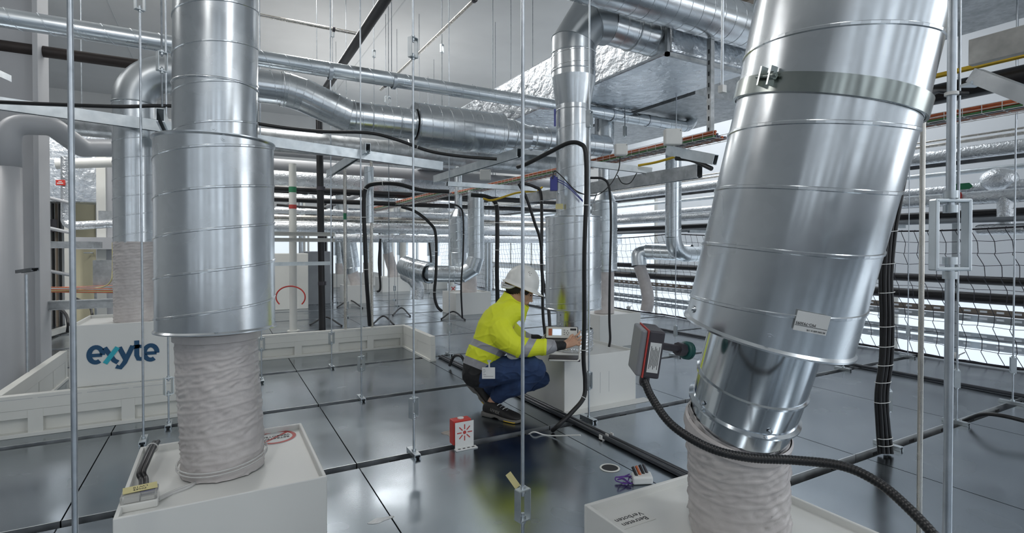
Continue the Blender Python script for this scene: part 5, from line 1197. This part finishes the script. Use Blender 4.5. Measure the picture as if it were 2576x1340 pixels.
for i in range(3): part('button', MB().obox(f + ix * .018 + ny * (.016 - .014 * i), ix * .005, ny * .0025, nz * .0012), 'grey_plastic', pn)
for (a, b_) in ((.040, .012), (.034, -.002), (.048, -.002), (.041, -.014)): part('button', MB().cyl(f + ix * a + ny * b_, f + ix * a + ny * b_ + nz * .002, .003, 10), 'ink', pn)
part('name_plate', MB().obox(f + ix * .078 + ny * .022, ix * .020, ny * .007, nz * .0006), 'ink', pn)
base = V((ic.x, ic.y, .372)) + nz * .0
part('foot_tray', MB().obox(V((ic.x, ic.y, .385)) + iz * .055 + ix * .02, ix * .105, iz * .06, V((0, 0, .010))), 'dark_plastic', ins, bevel=.004)
hd = [ic + ix * .118 + ny * .02, ic + ix * .122 + iz * .03 - V((0, 0, .02)), V((ic.x, ic.y, .392)) + ix * .118 + iz * .115, V((ic.x, ic.y, .384)) + ix * .105 + iz * .125, V((ic.x, ic.y, .384)) - ix * .08 + iz * .125]
part('handle', MB().tube(fillet(hd, .015, 4), .0055, 10), 'white_plastic', ins)
cl = [at(1374, 838, 3.66), at(1364, 850, 3.66), at(1358, 858, 3.7)]; part('signal_lead', MB().tube(catmull(cl, 6), .004, 8).tube(catmull([p + V((0, 0, -.014)) for p in cl], 6), .004, 8), 'white_plastic', ins)

# ---------------- sensor box with its stem on the leaning duct ----------------
g1 = at(1728, 881, 1.29); g0 = at(1650, 867, 1.24); sx_ = (g0 - g1).normalized()
sn = thing('sensor_box', g1, 'dark grey sensor box on a black stem plugged into the leaning duct', 'sensor')
part('stem', MB().cyl(g0 + sx_ * .02, g1, .0088, 16), 'dark_plastic', sn)
part('grommet', MB().lathe(g1 - sx_ * .006, sx_, [(0, .0), (0, .022), (.005, .022), (.007, .019), (.009, .022), (.012, .022), (.015, .018), (.015, .010)], 28), 'teal_rubber', sn)
part('gland_nut', MB().cyl(g1 + sx_ * .012, g1 + sx_ * .034, .016, 8), 'dark_plastic', sn)
bc = at(1628, 880, 1.215); ub = (at(1640, 820, 1.21) - at(1622, 938, 1.22)).normalized(); xb_ = (RT * .35 + FH * .94); xb_ = (xb_ - ub * xb_.dot(ub)).normalized(); yb_ = ub.cross(xb_)
nb = yb_ if yb_.dot(CAM - bc) > 0 else -yb_
m = MB(); w_, h_, dd = .044, .054, .0185
# casing seen edge-on: dark back half towards the duct, light grey lid on the left
sl = -sx_ * -1
lft = (-RT); lft = (lft - ub * lft.dot(ub)).normalized(); fwd = ub.cross(lft).normalized()
if fwd.dot(CAM - bc) < 0: fwd = -fwd
part('casing', MB().obox(bc - lft * .006, lft * .018, ub * h_, fwd * .040), 'dark_plastic', sn, bevel=.004)
part('seal_strip', MB().obox(bc + lft * .0135, lft * .0016, ub * h_, fwd * .0405), 'red_print', sn)
lid = part('lid', MB().obox(bc + lft * .022, lft * .0070, ub * (h_ * .97), fwd * .039), 'grey_plastic', sn, bevel=.004)
lq = bc + fwd * .0404 - lft * .006
tl = part('type_plate', MB().obox(lq - ub * .006, lft * .0125, ub * .034, fwd * .0005), 'label_white', sn)
for k in range(7): part('plate_print', MB().obox(lq - ub * .006 + fwd * .0007 + lft * (.009 - .003 * k), lft * .0005, ub * (.026 - .004 * (k % 3)), fwd * .0002), 'ink', tl)
part('cable_gland', MB().cyl(bc - ub * h_ - lft * .004, bc - ub * (h_ + .022) - lft * .004, .0115, 10).sphere(bc - ub * (h_ + .022) - lft * .004, .0112, seg=12, rings=8), 'dark_plastic', sn)
def hose(pts, r, label, mat='cable_black', ribs=True, n=10, seg=16, name='corrugated_hose', cat='hose', group=None):
    P = catmull(pts, n)
    if ribs:
        L = sum((P[i + 1] - P[i]).length for i in range(len(P) - 1)); k = int(L / .0015); Q = []; acc = [0]
        for i in range(len(P) - 1): acc.append(acc[-1] + (P[i + 1] - P[i]).length)
        j = 0
        for i in range(k + 1):
            s = L * i / k
            while j < len(acc) - 2 and acc[j + 1] < s: j += 1
            Q.append(P[j].lerp(P[j + 1], (s - acc[j]) / max(1e-9, acc[j + 1] - acc[j])))
        return part(name, MB().tube(Q, r, seg, True, lambda i, t: 1 + .045 * math.sin(i * math.pi / 2 + .6)), mat, origin=P[0], label=label, cat=cat, group=group)
    return part(name, MB().tube(P, r, seg), mat, origin=P[0], label=label, cat=cat, group=group)
hose([at(1621, 957, 1.19), at(1640, 1000, 1.17), at(1690, 1068, 1.12), at(1780, 1124, 1.08), at(1880, 1150, 1.06), at(2000, 1157, 1.05), at(2120, 1172, 1.02), at(2210, 1214, .98), at(2290, 1282, .93), at(2370, 1370, .88), at(2450, 1480, .84)], .0089, 'black corrugated hose sweeping across the leaning duct to the lower right corner', n=14)

# ---------------- black cables ----------------
def cable(pts, r, label, n=8, mat='cable_black', group=None, name='cable', ties=(), seg=12):
    P = catmull([at(*p) for p in pts], n); o = part(name, MB().tube(P, r, seg), mat, origin=P[0], label=label, cat='cable', group=group)
    for t in ties:
        i = min(len(P) - 2, int(t * len(P))); part('cable_tie', MB().ring(P[i], P[i + 1] - P[i], r * 1.12, r * .14 + .0006, 20, 5), 'white_tie', o)
    return o
cable([(-60, 254, 3.0), (120, 262, 3.1), (300, 268, 3.2), (400, 266, 3.3), (470, 272, 3.4), (655, 312, 3.5), (800, 330, 3.6), (925, 334, 3.7), (1000, 352, 3.75), (1080, 380, 3.8), (1160, 393, 3.8), (1250, 400, 3.8)], .0115, 'long black cable lying along the upper galvanised channel from the left edge', ties=(.78,))
cable([(1302, 420, 3.4), (1325, 412, 3.35), (1380, 384, 3.3), (1430, 360, 3.25), (1460, 362, 3.22), (1473, 385, 3.2), (1475, 480, 3.2), (1470, 640, 3.22), (1470, 800, 3.25), (1468, 900, 3.28), (1472, 960, 3.28), (1468, 1000, 3.26), (1440, 1035, 3.22), (1404, 1070, 3.18), (1390, 1082, 3.24)], .0135, 'thick black cable hanging in a long drop beside the measuring instrument', ties=(.45, .62, .78))
cable([(1460, 1094, 3.05), (1380, 1095, 3.18), (1345, 1086, 3.2), (1330, 1092, 3.22)], .004, 'white wire lying in the slot beside the thick black cable foot', mat='white_tie', name='wire')
cable([(1485, 447, 4.1), (1518, 450, 4.1), (1533, 475, 4.1), (1537, 560, 4.1), (1534, 700, 4.1), (1533, 800, 4.1), (1535, 850, 4.1), (1532, 872, 4.1)], .0095, 'thin black cable dropping in front of the rear duct right of the thick cable')
cable([(1560, 395, 4.0), (1555, 430, 4.0), (1530, 470, 4.0), (1495, 492, 4.0), (1450, 480, 3.9), (1415, 445, 3.85), (1395, 430, 3.85), (1390, 450, 3.85)], .004, 'thin black looping wire from the grey socket to the blue actuator')
cable([(1553, 440, 4.2), (1565, 460, 4.2), (1585, 460, 4.2), (1602, 435, 4.2)], .004, 'short sagging black wire loop under the cable tray')
m = cable([(1130, 482, 5.4), (1060, 478, 5.4), (1000, 463, 5.4), (945, 462, 5.4), (920, 475, 5.4), (915, 520, 5.4), (918, 600, 5.4), (922, 700, 5.4), (926, 760, 5.5), (930, 818, 5.6)], .021, 'thick black cable bundle bending down behind the far white curb', ties=(.3, .45, .6, .75))
cable([(1185, 490, 6.2), (1225, 495, 6.2), (1248, 515, 6.2), (1251, 580, 6.2), (1250, 680, 6.2), (1252, 760, 6.3)], .025, 'thick black cable bundle dropping behind the white helmet', ties=(.4, .55, .7))
cable([(1130, 512, 6.6), (1155, 520, 6.6), (1165, 545, 6.6), (1165, 640, 6.6), (1160, 720, 6.6), (1163, 800, 6.7)], .011, 'black cable dropping left of the crouching person, before the curved duct', ties=(.5,))
cable([(1010, 520, 7.2), (1045, 532, 7.2), (1080, 560, 7.2), (1096, 590, 7.2), (1097, 680, 7.2), (1093, 740, 7.2), (1100, 770, 7.2), (1112, 783, 7.2)], .02, 'black cable bundle arching down between rods to the far floor', ties=(.5, .7))
cable([(1305, 462, 5.0), (1325, 500, 5.0), (1345, 560, 5.0), (1360, 610, 5.0), (1364, 700, 5.0), (1366, 790, 5.0), (1372, 850, 5.0)], .014, 'black cable slanting down behind the helmet to the silencer foot', ties=(.6,))
cable([(1310, 458, 5.6), (1345, 470, 5.5), (1360, 485, 5.5), (1363, 560, 5.4), (1363, 680, 5.3), (1378, 760, 5.2), (1384, 835, 5.1)], .016, 'black cable beside the helmet, the straighter of the crossing pair', ties=(.4, .6))
cable([(697, 515, 9), (760, 520, 9), (820, 524, 9)], .02, 'short black cable stretch behind the white post')
for k, a in enumerate([(975, 640, 930, 1000), (533 + 300, 655, 0, 0)]): pass
for px, y0, y1, d, bend in ((957, 600, 722, 9.5, -4), (1080, 610, 700, 11, 4)):
    cable([(px, y0, d), (px + bend, (y0 + y1) / 2, d), (px, y1, d), (px + bend * 2, y1 + 12, d)], .02, 'black cable bundle hanging among the far ducts', group='far black cable bundles')
def floorcable(pts, r, label, mat='conduit', group=None, **k):
    return cable([(*p, 0) for p in []] or [], r, label) if False else part(k.get('name', 'cable'), MB().tube(catmull([V(p) for p in pts], 6), r, 10), mat, origin=pts[0], label=label, cat=k.get('cat', 'cable'), group=group)
# conduits lying along the floor grid
for dx, lb in ((0, 'black conduit on the floor slot, the one nearer the crouching person'), (.035, 'black conduit on the floor slot, the one nearer the white box')):
    o = pipe([(2.005 + dx - .02, .9, .014), (2.005 + dx - .02, 5.1, .014)], .0135, 'conduit', lb, name='conduit'); 
for y in (1.75, 2.45, 4.3):
    part('conduit_clip', MB().box(1.955, 2.045, y - .012, y + .012, 0, .006).box(1.955, 1.962, y - .012, y + .012, 0, .03).box(2.002, 2.008, y - .012, y + .012, 0, .03).box(2.038, 2.045, y - .012, y + .012, 0, .03), 'white_tie', origin=(2, y, 0), label='small white clip holding the conduits on the floor panels', cat='clip', group='conduit clips')
pipe([(5.28, 1.4, .016), (5.28, 9, .016)], .015, 'conduit', 'black conduit running along the floor before the safety net', name='conduit')
part('cable', MB().tube(catmull([V((1.90, 4.62, .02)), V((1.93, 4.58, .11)), V((1.97, 4.5, .12)), V((1.99, 4.42, .03)), V((1.98, 4.3, .02))], 8), .014, 10), 'cable_black', origin=(1.9, 4.6, 0), label='short black cable arch at the end of the white curb arm', cat='cable')
for px, py, wd in ((820, 815, 40), (880, 770, 32), (965, 812, 26), (1140, 800, 30), (1300, 840, 0), (1010, 790, 22)):
    if wd: 
        a = onz(px - wd, py + 4); b_ = onz(px, py - 6); c = onz(px + wd, py + 6); b_.z = .07; a.z = c.z = .012
        part('cable', MB().tube(catmull([a, b_, c], 8), .013, 8), 'cable_black', origin=a, label='short black cable arch on the far floor panels', cat='cable', group='cable arches on the far floor')
# cable bundle at right
bb = onz(2222, 1136); cb_ = thing('cable_bundle', bb, 'thick bundle of black cables tied with white ties, right of the leaning duct', 'cable bundle')
base_pts = [(2228, 1140, 0), (2222, 1060, 0), (2218, 990, 0), (2228, 900, 0), (2232, 800, 0), (2230, 700, 0), (2236, 600, 0), (2245, 540, 0), (2280, 380, 0), (2330, 240, 0), (2420, 235, 0)]
D0 = 2.88; offs = [(-13, 0), (-5, -.012), (4, -.012), (13, 0), (0, .012), (8, .012)]
for j, (ox, od) in enumerate(offs):
    P = catmull([at(x + ox * (1.15 if i == 0 else 1) * (1 + .12 * math.sin(i * 1.7 + j)), y, D0 + od) for i, (x, y, _) in enumerate(base_pts)], 7); P[0].z = max(P[0].z, .0)
    part('cable', MB().tube(P, .0105, 12), 'cable_black', cb_)
for y in (1118, 1100, 1010, 960, 917, 870, 820, 735, 663, 582):
    for i in range(len(base_pts) - 1):
        (x0, y0, _), (x1, y1, _) = base_pts[i], base_pts[i + 1]
        if y1 <= y <= y0:
            x = x0 + (x1 - x0) * (y - y0) / (y1 - y0); c = at(x, y, D0); m = MB()
            ring = [c + RT * (.040 * math.cos(t)) + FH * (.026 * math.sin(t)) + V((0, 0, .004 * math.cos(t))) for t in [2 * math.pi * q / 28 for q in range(29)]]
            part('cable_tie', m.tube(ring, .0022, 6, False), 'white_tie', cb_)
hose([onz(2425, 1062) + V((0, 0, .01)), at(2470, 1042, 3.3), at(2520, 1045, 3.2), at(2600, 1064, 3.1)], .012, 'black cable curving over the floor panels at the right edge', ribs=False, name='cable', cat='cable')
pipe([(2.4, 1.55, -.03), (4.9, 1.55, -.03)], .014, 'white_plastic', 'white conduit lying in the floor slot right of the leaning duct', name='conduit')

# ---------------- small things on the floor and boxes ----------------
rb = onY(1168, 1135, 2.73); rb.z = 0
al = thing('signal_box', rb, 'small red box on a white slotted bracket with red rays, on the floor slot', 'box')
part('box', MB().box(rb.x - .062, rb.x + .048, rb.y + .010, rb.y + .068, .02, .158), 'red_plastic', al, bevel=.004)
part('cap', MB().cyl((rb.x - .005, rb.y + .040, .157), (rb.x - .005, rb.y + .040, .162), .018, 20), 'label_white', al)
br = part('bracket', MB().box(rb.x - .055, rb.x + .058, rb.y, rb.y + .004, .0, .148).box(rb.x - .062, rb.x + .068, rb.y - .035, rb.y, .001, .005), 'label_white', al)
q0 = V((rb.x + .002, rb.y, .088)); part('ray_print', MB().cyl(q0 - V((0, .001, 0)), q0, .010, 16), 'red_print', br)
for k in range(8):
    a = math.pi / 4 * k; e = V((math.cos(a), 0, math.sin(a))); f_ = V((-math.sin(a), 0, math.cos(a)))
    part('ray_print', MB().obox(q0 - V((0, .0006, 0)) + e * .032, e * .014, f_ * .003, V((0, .0005, 0))), 'red_print', br)
for k in range(4): part('slot_mark', MB().box(rb.x - .045 + k * .028, rb.x - .03 + k * .028, rb.y - .022, rb.y - .012, .0048, .0056), 'ink', br)
yt = onY(1292, 1205, 1.63); tg = MB(); ya, yb2 = onY(1278, 1190, 1.64), onY(1303, 1225, 1.60)
dv = (yb2 - ya).normalized(); tg.obox((ya + yb2) / 2, dv * (yb2 - ya).length / 2, RT.cross(dv).normalized() * .0006, (RT - dv * RT.dot(dv)).normalized() * .011)
part('yellow_tag', tg, 'yellow_paper', origin=(ya + yb2) / 2, label='yellow paper tag tied to the near hanger rod before the person', cat='tag')
hp_ = onz(1534, 1177); hr = thing('cable_port', hp_, 'round open cable port with white rim in the floor panel', 'opening')
part('rim', MB().lathe(hp_ + V((0, 0, .001)), (0, 0, 1), [(0, .052), (.003, .05), (.003, .043), (.0, .042)], 36), 'white_plastic', hr); part('opening', MB().cyl(hp_ + V((0, 0, .0004)), hp_ + V((0, 0, .0018)), .042, 32), 'ink', hr)
sp = onz(1150, 1088); m = MB(); random.seed(3); n = 26; o = []
for k in range(n): a = 2 * math.pi * k / n; r = .07 * (1 + .25 * math.sin(3 * a + 1) + .12 * random.random()); o.append(sp + V((math.cos(a) * r * 1.2, math.sin(a) * r * .8, .0012)))
m.add(o + [p + V((0, 0, -.001)) for p in o], [tuple(range(n)), tuple(range(n, 2 * n))[::-1]] + [(k, n + k, n + (k + 1) % n, (k + 1) % n) for k in range(n)])
plain('sealant', (.33, .30, .27), .8, 0, .2, 30); part('sealant_stain', m, 'sealant', origin=sp, label='beige sealant smear on the floor beside the red signal box', cat='stain')
sp = onz(958, 1307); m = MB(); o = [sp + V((.045 * math.cos(a) * (1 + .3 * math.sin(2 * a + 1)), .02 * math.sin(a) * (1 + .3 * math.cos(3 * a)), .001)) for a in [2 * math.pi * k / 18 for k in range(18)]]
m.add(o + [p + V((0, 0, -.0008)) for p in o], [tuple(range(18)), tuple(range(18, 36))[::-1]] + [(k, 18 + k, 18 + (k + 1) % 18, (k + 1) % 18) for k in range(18)])
part('adhesive_patch', m, 'galv_dull', origin=sp, label='small pale scraped patch on the floor near the bottom edge', cat='patch')
# tools by the right box
tb = onz(1615, 1212); tw = MB(); random.seed(5); c = onz(1572, 1215); pts = [c + V((random.uniform(-.05, .05), random.uniform(-.035, .035), random.uniform(.006, .03))) for _ in range(16)]
part('twine', tw.tube(catmull(pts, 6), .0028, 6), 'purple_twine', origin=c, label='tangle of purple twine on the floor behind the right white box', cat='twine')
tt = thing('tool_pouch', tb, 'small open pouch with dark and orange tool handles behind the right box', 'pouch')
m = MB(); m.obox(tb + V((0, 0, .02)), V((.045, -.02, 0)), V((.02, .03, .0)), V((0, 0, .018))); part('pouch', m, 'label_white', tt, bevel=.008)
for k, (ox, mt) in enumerate(((-.03, 'ink'), (-.008, 'orange_cable'), (.014, 'ink'), (.036, 'dark_plastic'))): part('tool_handle', MB().cyl(tb + V((ox, 0, .03)), tb + V((ox - .012, .02, .075)), .007, 10), mt, tt)
# stickers
ps = onz(700, 1099, .348); pm = thing('prohibition_sticker', ps, 'round red no entry sticker lettered upside down on the nearest left box', 'sticker')
ps.x -= .01; Rr = .078; ps.z = .3484
part('disc', MB().cyl(ps, ps + V((0, 0, .0008)), Rr * 1.03, 48), 'label_white', pm)
part('red_ring', MB().lathe(ps, (0, 0, 1), [(.0008, Rr), (.0014, Rr), (.0014, Rr * .82), (.0008, Rr * .82)], 48), 'red_print', pm)
part('slash', MB().obox(ps + V((0, 0, .0012)), V((.71, .71, 0)) * Rr * .86, V((-.71, .71, 0)) * .006, V((0, 0, .0003))), 'red_print', pm)
text('lettering', 'BETRETEN', .022, 'ink', basis(ps + V((0, -.013, .0018)), (-1, 0, 0), (0, -1, 0)), pm, .0002)
text('lettering', 'VERBOTEN', .022, 'ink', basis(ps + V((0, .013, .0018)), (-1, 0, 0), (0, -1, 0)), pm, .0002)
bs = onz(1545, 1287, .348); bm = thing('warning_sticker', bs, 'rectangular Betreten Verboten sticker on the nearest right box', 'sticker')
bs = V((1.03, 1.185, .3484)); part('sheet', MB().obox(bs, V((.062, 0, 0)), V((0, .032, 0)), V((0, 0, .0005))), 'white_plastic', bm)
text('lettering', 'Betreten', .026, 'ink', basis(bs + V((0, -.013, .0008)), (-1, 0, 0), (0, -1, 0)), bm, .0002)
text('lettering', 'Verboten', .026, 'ink', basis(bs + V((0, .013, .0008)), (-1, 0, 0), (0, -1, 0)), bm, .0002)
bm.location = bs; 
for ch in bm.children: ch.location = ch.location
# junction box on the left box
jb = onz(352, 1262, .36); jt = thing('junction_box', (jb.x, jb.y, .348), 'small clear lidded junction box with a yellow note, on the nearest left box', 'box')
j = V((jb.x, jb.y, .348)); ex, ey = V((.048, .0, 0)), V((0, .033, 0))
part('base', MB().obox(j + V((0, 0, .012)), ex, ey, V((0, 0, .012))), 'white_plastic', jt, bevel=.004)
part('clear_lid', MB().obox(j + V((0, 0, .036)), ex * .96, ey * .96, V((0, 0, .012))), 'clear_plastic', jt, bevel=.004)
part('terminal_block', MB().obox(j + V((-.018, 0, .033)), ex * .4, ey * .7, V((0, 0, .008))).obox(j + V((.022, -.008, .030)), ex * .35, ey * .5, V((0, 0, .005))), 'white_plastic', jt)
part('blue_clip', MB().obox(j + V((.02, .0, .042)), ex * .4, ey * .3, V((0, 0, .004))), 'blue_plastic', jt)
nt_ = part('note', MB().obox(j + V((.0, .010, .051)), V((.043, .004, 0)), V((-.003, .024, 0)), V((0, 0, .0006))), 'yellow_paper', jt)
text('note_writing', 'FM43', .015, 'ink', basis(j + V((0, .001, .0522)), (-1, -.1, 0), (0, -1, 0)), nt_, .0001); text('note_writing', 'LW10', .015, 'ink', basis(j + V((.0, .018, .0522)), (-1, -.1, 0), (0, -1, 0)), nt_, .0001)
jc2 = catmull([onz(388, 1112, .40), onz(376, 1130, .405), onz(362, 1160, .40), onz(350, 1190, .385), onz(356, 1208, .37), j + V((0, .03, .02))], 8)
jc_ = part('cable', MB().tube(jc2, .008, 10).tube([p + V((.012, 0, 0)) for p in jc2], .008, 10), 'cable_black', origin=jc2[0], label='pair of black cables bending over the rim of the nearest left box', cat='cable')
part('cable_tie', MB().ring(jc2[7] + V((.006, 0, 0)), jc2[8] - jc2[7], .017, .002, 20, 5), 'white_tie', jc_)
for k, (tx, ty) in enumerate(((515, 1186), (560, 1180))):
    P = catmull([j + V((.048, -.01 + .012 * k, .012)), onz(430, 1242 - 4 * k, .352), onz(480, 1222 - 4 * k, .353), onz(tx - 12, ty + 14, .356), onz(tx, ty, .362)], 8)
    o = part('air_tube', MB().tube(P, .0045, 10), 'clear_tube', origin=P[0], label=('outer' if k == 0 else 'inner') + ' thin clear air tube from the junction box to the left hose', cat='tube')
    part('tube_fitting', MB().sphere(P[-1], .011, seg=10, rings=8), 'clear_plastic', o)
